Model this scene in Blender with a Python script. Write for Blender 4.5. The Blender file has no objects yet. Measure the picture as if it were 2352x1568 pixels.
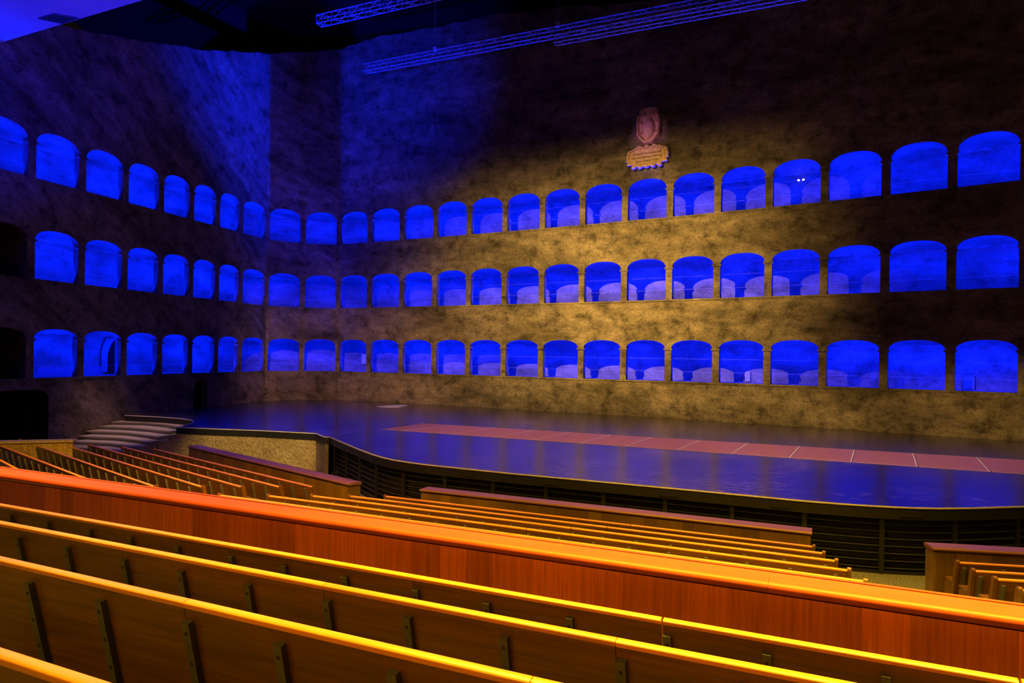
import bpy, math, random
import numpy as np
from mathutils import Vector, Matrix, noise

random.seed(7)
scene = bpy.context.scene
COL = scene.collection
CAMZ = 4.63          # camera height above the carpet in front of the stage
F = 1568.0           # 24 mm lens on a 36 mm sensor, in pixels of the 2352 wide frame
ROLL = math.radians(0.75)
YH = 814.0
STAGE = 1.48         # stage deck height

# ----------------------------------------------------------------------------- survey helpers
def lvl(px, py):
    dx, dy = px - 1176.0, py - 784.0
    c, s = math.cos(ROLL), math.sin(ROLL)
    return c*dx + s*dy, -s*dx + c*dy + 784.0 - YH
def at_z(px, py, z):
    """surveyed point: where the sight line through a pixel meets the level z"""
    x, y = lvl(px, py)
    d = F*(CAMZ - z)/y
    return Vector((x/F*d, d, z))
def at_d(px, py, d):
    x, y = lvl(px, py)
    return Vector((x/F*d, d, CAMZ - y/F*d))

# ----------------------------------------------------------------------------- materials
def new_mat(name):
    m = bpy.data.materials.new(name); m.use_nodes = True
    nt = m.node_tree
    return m, nt, nt.nodes['Principled BSDF']
def N(nt, t, **kw):
    n = nt.nodes.new(t)
    for k, v in kw.items():
        if k in n.inputs: n.inputs[k].default_value = v
        else: setattr(n, k, v)
    return n
def ramp(nt, stops):
    r = nt.nodes.new('ShaderNodeValToRGB')
    e = r.color_ramp.elements
    e[0].position, e[0].color = stops[0][0], (*stops[0][1], 1)
    e[1].position, e[1].color = stops[-1][0], (*stops[-1][1], 1)
    for p, c in stops[1:-1]:
        x = e.new(p); x.color = (*c, 1)
    return r
def mul(nt, a, b, fac=1.0, mode='MULTIPLY'):
    m = nt.nodes.new('ShaderNodeMix'); m.data_type = 'RGBA'; m.blend_type = mode
    m.inputs[0].default_value = fac
    nt.links.new(a, m.inputs[6]); nt.links.new(b, m.inputs[7])
    return m.outputs[2]

def plain(name, col, rough=0.6, metal=0.0, noise_amt=0.25, scale=12.0, bump=0.0, spec=0.5):
    m, nt, b = new_mat(name)
    tc = N(nt, 'ShaderNodeTexCoord')
    nz = N(nt, 'ShaderNodeTexNoise', Scale=scale, Detail=5.0, Roughness=0.6)
    nt.links.new(tc.outputs['Object'], nz.inputs['Vector'])
    lo = tuple(c*(1-noise_amt) for c in col); hi = tuple(min(1, c*(1+noise_amt)) for c in col)
    r = ramp(nt, [(0.3, lo), (0.7, hi)])
    nt.links.new(nz.outputs['Fac'], r.inputs[0]); nt.links.new(r.outputs[0], b.inputs['Base Color'])
    b.inputs['Roughness'].default_value = rough; b.inputs['Metallic'].default_value = metal
    b.inputs['Specular IOR Level'].default_value = spec
    if bump:
        bp = N(nt, 'ShaderNodeBump', Strength=bump, Distance=0.02)
        nt.links.new(nz.outputs['Fac'], bp.inputs['Height']); nt.links.new(bp.outputs[0], b.inputs['Normal'])
    return m

def rock(name, tint, rot, stretch, bump=0.9, dark=(0.10, 0.085, 0.07), contrast=1.0):
    """hewn conglomerate: UV is metres along the wall / height; streaks turned by rot"""
    m, nt, b = new_mat(name)
    uv = N(nt, 'ShaderNodeTexCoord')
    mp = N(nt, 'ShaderNodeMapping'); mp.inputs['Rotation'].default_value = (0, 0, rot)
    nt.links.new(uv.outputs['UV'], mp.inputs['Vector'])
    mp2 = N(nt, 'ShaderNodeMapping'); mp2.inputs['Scale'].default_value = (1.0/stretch, 1.0, 1.0)
    nt.links.new(mp.outputs[0], mp2.inputs['Vector'])
    big = N(nt, 'ShaderNodeTexNoise', Scale=0.55, Detail=8.0, Roughness=0.62, Distortion=0.5)
    nt.links.new(mp2.outputs[0], big.inputs['Vector'])
    streak = N(nt, 'ShaderNodeTexNoise', Scale=2.6, Detail=8.0, Roughness=0.7, Distortion=0.35)
    nt.links.new(mp2.outputs[0], streak.inputs['Vector'])
    fine = N(nt, 'ShaderNodeTexNoise', Scale=15.0, Detail=7.0, Roughness=0.85)
    nt.links.new(uv.outputs['UV'], fine.inputs['Vector'])
    vor = N(nt, 'ShaderNodeTexVoronoi', Scale=9.0)
    nt.links.new(uv.outputs['UV'], vor.inputs['Vector'])
    t = Vector(tint)
    c1 = ramp(nt, [(0.28, tuple(Vector(dark))), (0.45, tuple(t*0.62)), (0.56, tuple(t*0.92)), (0.75, tuple(min(1, x*1.35) for x in t))])
    nt.links.new(big.outputs['Fac'], c1.inputs[0])
    c2 = ramp(nt, [(0.25, (0.38, 0.37, 0.36)), (0.5, (0.86, 0.85, 0.84)), (0.8, (1.25, 1.22, 1.2))])
    nt.links.new(streak.outputs['Fac'], c2.inputs[0])
    c3 = ramp(nt, [(0.3, (0.4, 0.38, 0.36)), (0.5, (0.92, 0.92, 0.92)), (0.68, (1.6, 1.55, 1.5))])
    nt.links.new(fine.outputs['Fac'], c3.inputs[0])
    col = mul(nt, mul(nt, c1.outputs[0], c2.outputs[0], contrast), c3.outputs[0], 0.85)
    nt.links.new(col, b.inputs['Base Color'])
    b.inputs['Roughness'].default_value = 0.9; b.inputs['Specular IOR Level'].default_value = 0.2
    blot = N(nt, 'ShaderNodeTexNoise', Scale=1.3, Detail=9.0, Roughness=0.68, Distortion=0.2)
    nt.links.new(uv.outputs['UV'], blot.inputs['Vector'])
    c4 = ramp(nt, [(0.36, (0.42, 0.41, 0.39)), (0.47, (0.92, 0.92, 0.92)), (0.62, (1.25, 1.22, 1.2))])
    nt.links.new(blot.outputs['Fac'], c4.inputs[0])
    vor2 = N(nt, 'ShaderNodeTexVoronoi', Scale=5.5, Randomness=1.0)
    wob = N(nt, 'ShaderNodeVectorMath', operation='MULTIPLY_ADD'); wob.inputs[1].default_value = (0.12, 0.12, 0.12)
    nt.links.new(fine.outputs['Color'], wob.inputs[0]); nt.links.new(uv.outputs['UV'], wob.inputs[2])
    nt.links.new(wob.outputs[0], vor2.inputs['Vector'])
    c5 = ramp(nt, [(0.10, (0.45, 0.43, 0.41)), (0.26, (0.95, 0.95, 0.95)), (0.6, (1.15, 1.14, 1.12))])
    nt.links.new(vor2.outputs['Distance'], c5.inputs[0])
    col = mul(nt, col, c5.outputs[0], 0.7*contrast)
    nt.links.new(mul(nt, col, c4.outputs[0], 1.0*contrast), b.inputs['Base Color'])
    b1 = N(nt, 'ShaderNodeBump', Strength=bump*0.55, Distance=0.07)
    nt.links.new(streak.outputs['Fac'], b1.inputs['Height'])
    b2 = N(nt, 'ShaderNodeBump', Strength=bump, Distance=0.08)
    nt.links.new(fine.outputs['Fac'], b2.inputs['Height']); nt.links.new(b1.outputs[0], b2.inputs['Normal'])
    b3 = N(nt, 'ShaderNodeBump', Strength=bump*0.6, Distance=0.03)
    nt.links.new(vor.outputs['Distance'], b3.inputs['Height']); nt.links.new(b2.outputs[0], b3.inputs['Normal'])
    nt.links.new(b3.outputs[0], b.inputs['Normal'])
    return m

def wood(name, c_dark, c_mid, c_light, rough=0.35, axis='x', band=0.0, coat=0.25):
    m, nt, b = new_mat(name)
    tc = N(nt, 'ShaderNodeTexCoord'); oi = N(nt, 'ShaderNodeObjectInfo')
    add = N(nt, 'ShaderNodeVectorMath', operation='ADD')
    sc = N(nt, 'ShaderNodeVectorMath', operation='SCALE'); sc.inputs['Scale'].default_value = 37.0
    cmb = N(nt, 'ShaderNodeCombineXYZ')
    for i in range(3): nt.links.new(oi.outputs['Random'], cmb.inputs[i])
    nt.links.new(cmb.outputs[0], sc.inputs[0])
    nt.links.new(tc.outputs['Object'], add.inputs[0]); nt.links.new(sc.outputs[0], add.inputs[1])
    mp = N(nt, 'ShaderNodeMapping')
    mp.inputs['Scale'].default_value = (0.9, 14, 14) if axis == 'x' else (22, 22, 0.8)
    nt.links.new(add.outputs[0], mp.inputs['Vector'])
    nz = N(nt, 'ShaderNodeTexNoise', Scale=1.6, Detail=7.0, Roughness=0.62, Distortion=0.6)
    nt.links.new(mp.outputs[0], nz.inputs['Vector'])
    r = ramp(nt, [(0.28, c_dark), (0.5, c_mid), (0.74, c_light)])
    nt.links.new(nz.outputs['Fac'], r.inputs[0])
    col = r.outputs[0]
    # broader tone changes from board to board / blotches
    mp2 = N(nt, 'ShaderNodeMapping'); mp2.inputs['Scale'].default_value = (0.55, 6, 3.5) if axis == 'x' else (3.4, 0.3, 0.05)
    nt.links.new(add.outputs[0], mp2.inputs['Vector'])
    if axis == 'x':
        n2 = N(nt, 'ShaderNodeTexNoise', Scale=1.0, Detail=2.0)
        nt.links.new(mp2.outputs[0], n2.inputs['Vector']); src = n2.outputs['Fac']
    else:
        n2 = N(nt, 'ShaderNodeTexVoronoi', Scale=1.0, feature='F1'); n2.voronoi_dimensions = '1D'
        sx = N(nt, 'ShaderNodeSeparateXYZ'); nt.links.new(mp2.outputs[0], sx.inputs[0]); nt.links.new(sx.outputs[0], n2.inputs['W'])
        sp = N(nt, 'ShaderNodeSeparateColor'); nt.links.new(n2.outputs['Color'], sp.inputs[0]); src = sp.outputs[0]
    r2 = ramp(nt, [(0.25, (0.72, 0.72, 0.72)), (0.75, (1.15, 1.15, 1.15))])
    nt.links.new(src, r2.inputs[0])
    col = mul(nt, col, r2.outputs[0], 0.9)
    nt.links.new(col, b.inputs['Base Color'])
    b.inputs['Roughness'].default_value = rough
    b.inputs['Coat Weight'].default_value = coat; b.inputs['Coat Roughness'].default_value = 0.25
    bp = N(nt, 'ShaderNodeBump', Strength=0.06, Distance=0.01)
    nt.links.new(nz.outputs['Fac'], bp.inputs['Height']); nt.links.new(bp.outputs[0], b.inputs['Normal'])
    return m

M = {}
M['rock_right'] = rock('rock_right', (0.42, 0.36, 0.29), math.radians(4), 2.6)
M['rock_left'] = rock('rock_left', (0.40, 0.34, 0.29), math.radians(38), 4.0)
M['rock_corner'] = rock('rock_corner', (0.41, 0.35, 0.30), math.radians(22), 3.0)
M['plaster'] = rock('gallery_plaster', (0.14, 0.135, 0.14), math.radians(3), 2.2, bump=0.45, dark=(0.07, 0.068, 0.066), contrast=0.62)
M['bench'] = wood('bench_wood', (0.075, 0.034, 0.004), (0.132, 0.062, 0.008), (0.19, 0.09, 0.012), rough=0.4)  # darkened below its top rails for the shade on the backs
M['bench_lit_top'] = wood('bench_wood_lit_top', (0.52, 0.21, 0.022), (0.68, 0.275, 0.03), (0.78, 0.325, 0.04), rough=0.30)  # same bench wood, lightened for the lit tops of the backrests
M['veneer'] = wood('mahogany_veneer', (0.40, 0.092, 0.013), (0.60, 0.145, 0.020), (0.78, 0.21, 0.03), rough=0.34, axis='z')
M['oak_veneer'] = wood('oak_veneer', (0.13, 0.08, 0.010), (0.17, 0.10, 0.013), (0.20, 0.12, 0.016), rough=0.38, axis='z')
M['cap'] = wood('balustrade_cap_wood', (0.28, 0.040, 0.005), (0.34, 0.050, 0.007), (0.40, 0.062, 0.010), rough=0.58, coat=0.05)
M['cap_far'] = wood('barrier_cap_wood', (0.17, 0.075, 0.04), (0.21, 0.095, 0.05), (0.25, 0.115, 0.06), rough=0.36, coat=0.1)
M['iron'] = plain('painted_steel', (0.075, 0.085, 0.14), 0.5, 0.0)
M['hole'] = plain('bolt_hole', (0.012, 0.012, 0.012), 0.8)
M['black'] = plain('black_paint', (0.013, 0.014, 0.016), 0.6)
M['dark_roof'] = plain('roof_black', (0.008, 0.008, 0.009), 0.9)
M['slat'] = plain('slat_black', (0.045, 0.05, 0.06), 0.55)
M['edge'] = plain('edge_strip', (0.92, 0.88, 0.84), 0.5)
M['metal'] = plain('truss_aluminium', (0.36, 0.36, 0.38), 0.5, 0.4)
M['cable'] = plain('wire_cable', (0.28, 0.28, 0.30), 0.4, 0.3)
M['carved'] = plain('carved_stone', (0.80, 0.55, 0.40), 0.85, 0, 0.3, 9.0, 0.5)
M['ink'] = plain('incised_letters', (0.16, 0.10, 0.07), 0.9)
M['pale'] = plain('pale_board', (0.88, 0.82, 0.82), 0.6)
M['concrete'] = plain('grey_coping', (0.36, 0.34, 0.33), 0.75, 0, 0.2)
M['soffit'] = plain('grey_soffit', (0.38, 0.38, 0.40), 0.8, 0, 0.06, 2.0)
M['curtain'] = plain('gallery_curtain', (0.16, 0.16, 0.17), 0.8)
M['box'] = plain('pale_cabinet', (0.30, 0.29, 0.29), 0.6)
M['shade_black'] = plain('interior_shade_black', (0.007, 0.007, 0.007), 0.9)  # near black albedo stands in for shade in doorways and behind slats

def mat_stucco():
    m, nt, b = new_mat('rough_stucco')
    tc = N(nt, 'ShaderNodeTexCoord')
    n1 = N(nt, 'ShaderNodeTexNoise', Scale=11.0, Detail=4.0, Roughness=0.6)
    n2 = N(nt, 'ShaderNodeTexNoise', Scale=1.1, Detail=4.0, Roughness=0.6)
    for n in (n1, n2): nt.links.new(tc.outputs['Object'], n.inputs['Vector'])
    r = ramp(nt, [(0.3, (0.30, 0.23, 0.12)), (0.7, (0.62, 0.52, 0.32))]); nt.links.new(n1.outputs['Fac'], r.inputs[0])
    r2 = ramp(nt, [(0.3, (0.65, 0.65, 0.62)), (0.7, (1.1, 1.1, 1.1))]); nt.links.new(n2.outputs['Fac'], r2.inputs[0])
    nt.links.new(mul(nt, r.outputs[0], r2.outputs[0]), b.inputs['Base Color'])
    bp = N(nt, 'ShaderNodeBump', Strength=1.0, Distance=0.08); nt.links.new(n1.outputs['Fac'], bp.inputs['Height'])
    nt.links.new(bp.outputs[0], b.inputs['Normal']); b.inputs['Roughness'].default_value = 0.9
    return m
M['stucco'] = mat_stucco()
def mat_carpet():
    m, nt, b = new_mat('speckled_carpet')
    tc = N(nt, 'ShaderNodeTexCoord')
    n1 = N(nt, 'ShaderNodeTexNoise', Scale=34.0, Detail=3.0, Roughness=0.8)
    nt.links.new(tc.outputs['Object'], n1.inputs['Vector'])
    r = ramp(nt, [(0.38, (0.05, 0.05, 0.055)), (0.5, (0.17, 0.19, 0.20)), (0.62, (0.42, 0.46, 0.48))]); nt.links.new(n1.outputs['Fac'], r.inputs[0])
    nt.links.new(r.outputs[0], b.inputs['Base Color']); b.inputs['Roughness'].default_value = 0.95
    return m
M['carpet'] = mat_carpet()
M['carpet_dark'] = plain('carpet_darkened', (0.035, 0.033, 0.03), 0.95, 0, 0.6, 30.0)  # same carpet, darkened to cut light bounced onto the bench backs
def mat_deck(name, base, worn, rough, rot, spec=0.5, scr=0.62):
    """stage lino: dark, satin, with long rubbed scuffs"""
    m, nt, b = new_mat(name)
    tc = N(nt, 'ShaderNodeTexCoord')
    mp = N(nt, 'ShaderNodeMapping'); mp.inputs['Rotation'].default_value = (0, 0, rot)
    nt.links.new(tc.outputs['Object'], mp.inputs['Vector'])
    mp2 = N(nt, 'ShaderNodeMapping'); mp2.inputs['Scale'].default_value = (1.1, 8.0, 1)
    nt.links.new(mp.outputs[0], mp2.inputs['Vector'])
    scf = N(nt, 'ShaderNodeTexNoise', Scale=3.2, Detail=7.0, Roughness=0.72); nt.links.new(mp2.outputs[0], scf.inputs['Vector'])
    big = N(nt, 'ShaderNodeTexNoise', Scale=0.35, Detail=3.0); nt.links.new(mp.outputs[0], big.inputs['Vector'])
    mx = N(nt, 'ShaderNodeMath', operation='MULTIPLY'); nt.links.new(scf.outputs['Fac'], mx.inputs[0])
    rb = ramp(nt, [(0.3, (0.88, 0.88, 0.88)), (0.75, (1.12, 1.12, 1.12))]); nt.links.new(big.outputs['Fac'], rb.inputs[0])
    nt.links.new(rb.outputs[0], mx.inputs[1])
    r = ramp(nt, [(scr - 0.34, base), (scr, tuple(x*1.25 for x in base)), (scr + 0.06, worn), (scr + 0.2, tuple(x*1.3 for x in worn))])
    nt.links.new(mx.outputs[0], r.inputs[0]); nt.links.new(r.outputs[0], b.inputs['Base Color'])
    rr = ramp(nt, [(0.3, (rough*0.94,)*3), (0.7, (rough*1.08,)*3)]); nt.links.new(scf.outputs['Fac'], rr.inputs[0])
    nt.links.new(rr.outputs[0], b.inputs['Roughness'])
    b.inputs['Specular IOR Level'].default_value = spec
    return m
M['deck'] = mat_deck('stage_lino', (0.006, 0.006, 0.012), (0.34, 0.27, 0.24), 0.24, math.radians(25), 1.0, 0.56)
M['deck'].node_tree.nodes['Principled BSDF'].inputs['Coat Weight'].default_value = 0.5
M['deck'].node_tree.nodes['Principled BSDF'].inputs['Coat Roughness'].default_value = 0.2
M['strip'] = mat_deck('strip_boards', (0.36, 0.15, 0.09), (0.50, 0.25, 0.16), 0.42, math.radians(25), 0.3, 0.60)

def emit(name, col, k):
    m = bpy.data.materials.new(name); m.use_nodes = True
    nt = m.node_tree; nt.nodes.clear()
    e = nt.nodes.new('ShaderNodeEmission'); o = nt.nodes.new('ShaderNodeOutputMaterial')
    e.inputs[0].default_value = (*col, 1); e.inputs[1].default_value = k
    nt.links.new(e.outputs[0], o.inputs[0])
    return m
M['lamp'] = emit('lamp_glow', (1.0, 0.93, 0.8), 6.0)

# ----------------------------------------------------------------------------- mesh helpers
class MB:
    def __init__(self): self.v, self.f, self.m, self.uv = [], [], [], []
    def poly(self, pts, mat=0, uv=None):
        b = len(self.v); self.v += [tuple(p) for p in pts]
        self.f.append(tuple(range(b, b+len(pts)))); self.m.append(mat); self.uv.append(uv)
    def box(self, x0, x1, y0, y1, z0, z1, mat=0, T=None):
        P = [Vector((x, y, z)) for x in (x0, x1) for y in (y0, y1) for z in (z0, z1)]
        if T is not None: P = [T @ p for p in P]
        for q in ((0, 1, 3, 2), (4, 6, 7, 5), (0, 4, 5, 1), (2, 3, 7, 6), (0, 2, 6, 4), (1, 5, 7, 3)):
            self.poly([P[i] for i in q], mat)
    def tube(self, a, b, r, n=6, mat=0):
        a, b = Vector(a), Vector(b); d = (b-a).normalized()
        u = d.orthogonal().normalized(); w = d.cross(u)
        R = [[c + (u*math.cos(2*math.pi*i/n) + w*math.sin(2*math.pi*i/n))*r for i in range(n)] for c in (a, b)]
        for i in range(n):
            j = (i+1) % n
            self.poly([R[0][i], R[0][j], R[1][j], R[1][i]], mat)
        self.poly(R[0][::-1], mat); self.poly(R[1], mat)
    def extrude_profile(self, prof, x0, x1, mat=0, caps=True):
        """closed profile in (y, z), swept along x"""
        n = len(prof)
        for i in range(n):
            j = (i+1) % n
            self.poly([(x0, *prof[i]), (x0, *prof[j]), (x1, *prof[j]), (x1, *prof[i])], mat if isinstance(mat, int) else mat[i])
        if caps:
            m0 = mat if isinstance(mat, int) else mat[0]
            self.poly([(x0, *p) for p in prof][::-1], m0); self.poly([(x1, *p) for p in prof], m0)
    def build(self, name, mats, parent=None, smooth=False, uv=False, weld=1e-5):
        me = bpy.data.meshes.new(name)
        me.from_pydata(self.v, [], self.f)
        for m in (mats if isinstance(mats, (list, tuple)) else [mats]): me.materials.append(m)
        me.polygons.foreach_set('material_index', self.m)
        if uv:
            l = me.uv_layers.new(name='UVMap'); k = 0
            for p, u in zip(me.polygons, self.uv):
                for i, li in enumerate(p.loop_indices):
                    l.data[li].uv = u[i] if u else (0, 0)
        import bmesh
        bm = bmesh.new(); bm.from_mesh(me)
        bmesh.ops.remove_doubles(bm, verts=bm.verts, dist=weld)
        bmesh.ops.recalc_face_normals(bm, faces=bm.faces) if not uv else None
        bm.to_mesh(me); bm.free()
        if smooth:
            me.polygons.foreach_set('use_smooth', [True]*len(me.polygons))
            try: me.set_sharp_from_angle(angle=math.radians(40))
            except Exception: pass
        o = bpy.data.objects.new(name, me); COL.objects.link(o)
        if parent is not None: o.parent = parent
        return o
def tag(o, label=None, cat=None, group=None, kind=None):
    if label: o['label'] = label
    if cat: o['category'] = cat
    if group: o['group'] = group
    if kind: o['kind'] = kind
    return o
def empty(name, loc, rz=0.0, label=None, cat=None, group=None):
    o = bpy.data.objects.new(name, None); COL.objects.link(o)
    o.empty_display_size = 0.2; o.location = loc; o.rotation_euler = (0, 0, rz)
    return tag(o, label, cat, group)
def copy_tree(o, parent=None):
    c = o.copy(); COL.objects.link(c); c.parent = parent
    for ch in [x for x in bpy.data.objects if x.parent == o]: copy_tree(ch, c)
    return c
ORD = 'zeroth first second third fourth fifth sixth seventh eighth ninth tenth eleventh twelfth thirteenth fourteenth fifteenth sixteenth seventeenth eighteenth nineteenth twentieth'.split()

# ----------------------------------------------------------------------------- rock walls and arcades
P = [(-18.83, 18.33), (-18.26, 20.30), (-17.69, 22.27)] + [(-17.12, 24.24), (-16.55, 26.19), (-15.99, 28.12), (-15.46, 29.95), (-14.95, 31.7), (-14.46, 33.37),
     (-13.97, 35.05), (-13.39, 37.06), (-11.8, 38.3), (-9.84, 38.57), (-7.93, 37.64), (-5.99, 36.67), (-4.1, 35.71), (-2.27, 34.76), (-0.44, 33.79), (1.37, 32.81),
     (3.19, 31.79), (5.0, 30.76), (6.78, 29.71), (8.54, 28.64), (10.29, 27.55), (12.02, 26.43), (13.75, 25.26), (15.44, 24.06), (17.1, 22.84), (18.74, 21.59), (20.36, 20.31), (21.95, 19.0)]
KS = 1.0/0.85                              # plan survey unit to metres
P = [Vector((x*KS, y*KS, 0)) for x, y in P]
def S(x, y, z): return Vector((x*KS, y*KS, CAMZ + KS*(z-3.94)))
K0 = 3                                     # index of the first pillar inside the photograph
KC0, KC1 = K0+7, K0+9                      # corner bays lie between these pillars
nP = len(P)
def bay_n(k):
    d = (P[k+1]-P[k]).normalized(); n = Vector((-d.y, d.x, 0))
    return n                                # points away from the room
NRM = [bay_n(k) for k in range(nP-1)]
for n in NRM: assert True
def mitre(k):
    if k == 0: return NRM[0]
    if k == nP-1: return NRM[-1]
    m = (NRM[k-1]+NRM[k]).normalized()
    return m/ max(0.5, m.dot(NRM[k]))
MIT = [mitre(k) for k in range(nP)]
CUM = [0.0]
for k in range(nP-1): CUM.append(CUM[-1] + (P[k+1]-P[k]).length)
# tiers: sill, springing, crown above sill
TIERS = [(3.378, 1.69, 2.09), (7.552, 1.67, 2.14), (11.778, 1.51, 2.09)]
BASE_TOP = 3.17
ZB = [BASE_TOP, 6.52, 10.76, 14.82]
PIL = 0.17                                 # half pillar width
THK = 0.30                                  # wall thickness at the arches
GAL = 2.25                                  # gallery back wall behind the face
def top_z(k):
    """ragged upper line of the rock below the roof"""
    u = 1176 + P[k].x/P[k].y*F
    v = float(np.interp(u, [-300, 0, 130, 330, 450, 620, 790, 800, 1170, 1500, 1900, 2800], [-20, 35, 62, 96, 113, 124, 112, 96, 28, -2, -30, -60]))
    return CAMZ - lvl(u, v)[1]*P[k].y/F
def arch_z(t, spring, crown):
    """basket arch: t in -1..1 across the opening"""
    return spring + (crown-spring)*(max(0.0, 1-abs(t)**2.4))**(1/2.0)
NA = 14
def opening_pts(L, tier):
    s, sp, cr = TIERS[tier]
    ua, ub = PIL, L-PIL
    cols = []
    for i in range(NA+1):
        t = -math.cos(math.pi*i/NA)
        cols.append((0.5*(ua+ub) + 0.5*(ub-ua)*t, s + arch_z(t, sp, cr)))
    return s, s+sp, cols

def strips(mb, place, L, zlo, zhi, cu, sill=None, spring=None, cols=None, jit=None):
    """vertical strips of wall face round an opening; place(u, z) gives the point"""
    def q(u0, u1, z00, z01, z10, z11):     # z at (u0 low, u0 high, u1 low, u1 high)
        pts = [(u0, z00), (u1, z10), (u1, z11), (u0, z01)]
        mb.poly([place(u, z) for u, z in pts], 0, [(cu+u, z) for u, z in pts])
    if cols is None:
        q(0, L, zlo, zhi, zlo, zhi); return
    ua, ub = cols[0][0], cols[-1][0]
    for z0, z1 in ((zlo, sill), (sill, spring), (spring, zhi)):
        q(0, ua, z0, z1, z0, z1) if ua > 1e-6 else None
        q(ub, L, z0, z1, z0, z1) if ub < L-1e-6 else None
    for (u0, z0), (u1, z1) in zip(cols, cols[1:]):
        q(u0, u1, z0, zhi, z1, zhi)
        q(u0, u1, zlo, sill, zlo, sill)

def door_cols(L, k):
    """openings through the base of the wall: (sill, spring, cols)"""
    if k == K0+4:                           # small arched door beside the stone steps
        ua, ub, s, sp, cr = 0.33, 1.39, 1.29, 2.58, 3.03
        return s, sp, [(0.5*(ua+ub) - 0.5*(ub-ua)*math.cos(math.pi*i/10), sp + (cr-sp)*math.sin(math.pi*i/10)) for i in range(11)]
    if k == K0: return 0.05, 2.58, [(0.0, 2.89), (0.41, 2.87), (0.73, 2.77), (0.87, 2.58)]
    if k in (K0-1, K0-2): return 0.05, 2.58, [(0.0, 2.89), (L*0.5, 2.90), (L, 2.89)]
    return None

def wall(name, k0, k1, mat):
    mb = MB()
    for k in range(k0, k1):
        L = CUM[k+1]-CUM[k]; d = (P[k+1]-P[k])/L; cu = CUM[k]; n = NRM[k]
        def face(u, z, k=k, d=d): return P[k] + d*u + Vector((0, 0, z))
        def inner(u, z, k=k, L=L):
            a, b = P[k]+MIT[k]*THK, P[k+1]+MIT[k+1]*THK
            return a.lerp(b, u/L) + Vector((0, 0, z))
        dc = door_cols(L, k)
        if dc: strips(mb, face, L, -0.4, BASE_TOP, cu, *dc)
        else: strips(mb, face, L, -0.4, BASE_TOP, cu)
        for t in range(3):
            s, sp, cols = opening_pts(L, t)
            strips(mb, face, L, ZB[t], ZB[t+1], cu, s, sp, cols)
            strips(mb, inner, L, ZB[t], ZB[t+1], cu, s, sp, cols)
            # shallow sill ledge and impost blocks
            T = Matrix.Translation(P[k]) @ Matrix(((d.x, n.x, 0, 0), (d.y, n.y, 0, 0), (0, 0, 1, 0), (0, 0, 0, 1)))
            b0 = len(mb.f)
            mb.box(0, L, -0.035, 0.0, s-0.09, s-0.005, 0, T)
            for (ua, ub) in ((0, PIL+0.06), (L-PIL-0.06, L)):
                mb.box(ua, ub, -0.05, THK*0.7, s+sp-0.0-s-0.11, s+sp-s-0.02, 0, T)
            for i in range(b0, len(mb.f)):
                mb.uv[i] = [(cu + (Vector(mb.v[j])-P[k]).dot(d), mb.v[j][2]) for j in mb.f[i]]
        # rough upper face
        nu, nz = 4, 14
        def tz(u): return top_z(k)*(1-u/L) + top_z(k+1)*u/L
        def rough(u, v):
            zt = tz(u); z = ZB[3] + (zt-ZB[3])*v
            p = P[k] + d*u
            amp = min(1.0, (z-ZB[3])/1.5)
            e = noise.noise(Vector((p.x*0.5, p.y*0.5, z*0.5)))*0.16 + noise.noise(Vector((p.x*1.7, p.y*1.7, z*1.7)))*0.06
            zz = z + (noise.noise(Vector((p.x*1.3, p.y*1.3, 3.0)))*0.18 if v > 0.99 else 0)
            mm = MIT[k].lerp(MIT[k+1], u/L)
            return p + mm*e*amp + Vector((0, 0, zz)), (cu+u, z)
        for i in range(nu):
            for j in range(nz):
                c = [rough(L*a/nu, b/nz) for a, b in ((i, j), (i+1, j), (i+1, j+1), (i, j+1))]
                mb.poly([x[0] for x in c], 0, [x[1] for x in c])
            a, b = rough(L*i/nu, 1.0), rough(L*(i+1)/nu, 1.0)
            mb.poly([a[0], b[0], b[0]+n*1.6, a[0]+n*1.6], 0, [a[1], b[1], b[1], a[1]])
    o = mb.build(name, mat, uv=True)
    return tag(o, kind='structure')
wall('wall_left', 0, KC0, M['rock_left'])
wall('wall_corner', KC0, KC1, M['rock_corner'])
wall('wall_right', KC1, nP-1, M['rock_right'])

def bay_frame(px, py, depth=GAL-0.08):
    x, y = lvl(px, py); m = x/F
    for k in range(0, nP-1):
        a, b = P[k]+MIT[k]*depth, P[k+1]+MIT[k+1]*depth
        den = (b.x-a.x) - m*(b.y-a.y)
        if abs(den) < 1e-9: continue
        t = (m*a.y-a.x)/den
        if 0 <= t <= 1:
            p = a.lerp(b, t)
            if p.y > 5:
                d = (b-a).normalized(); return Vector((p.x, p.y, CAMZ-y/F*p.y)), k, math.atan2(d.y, d.x)
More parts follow.
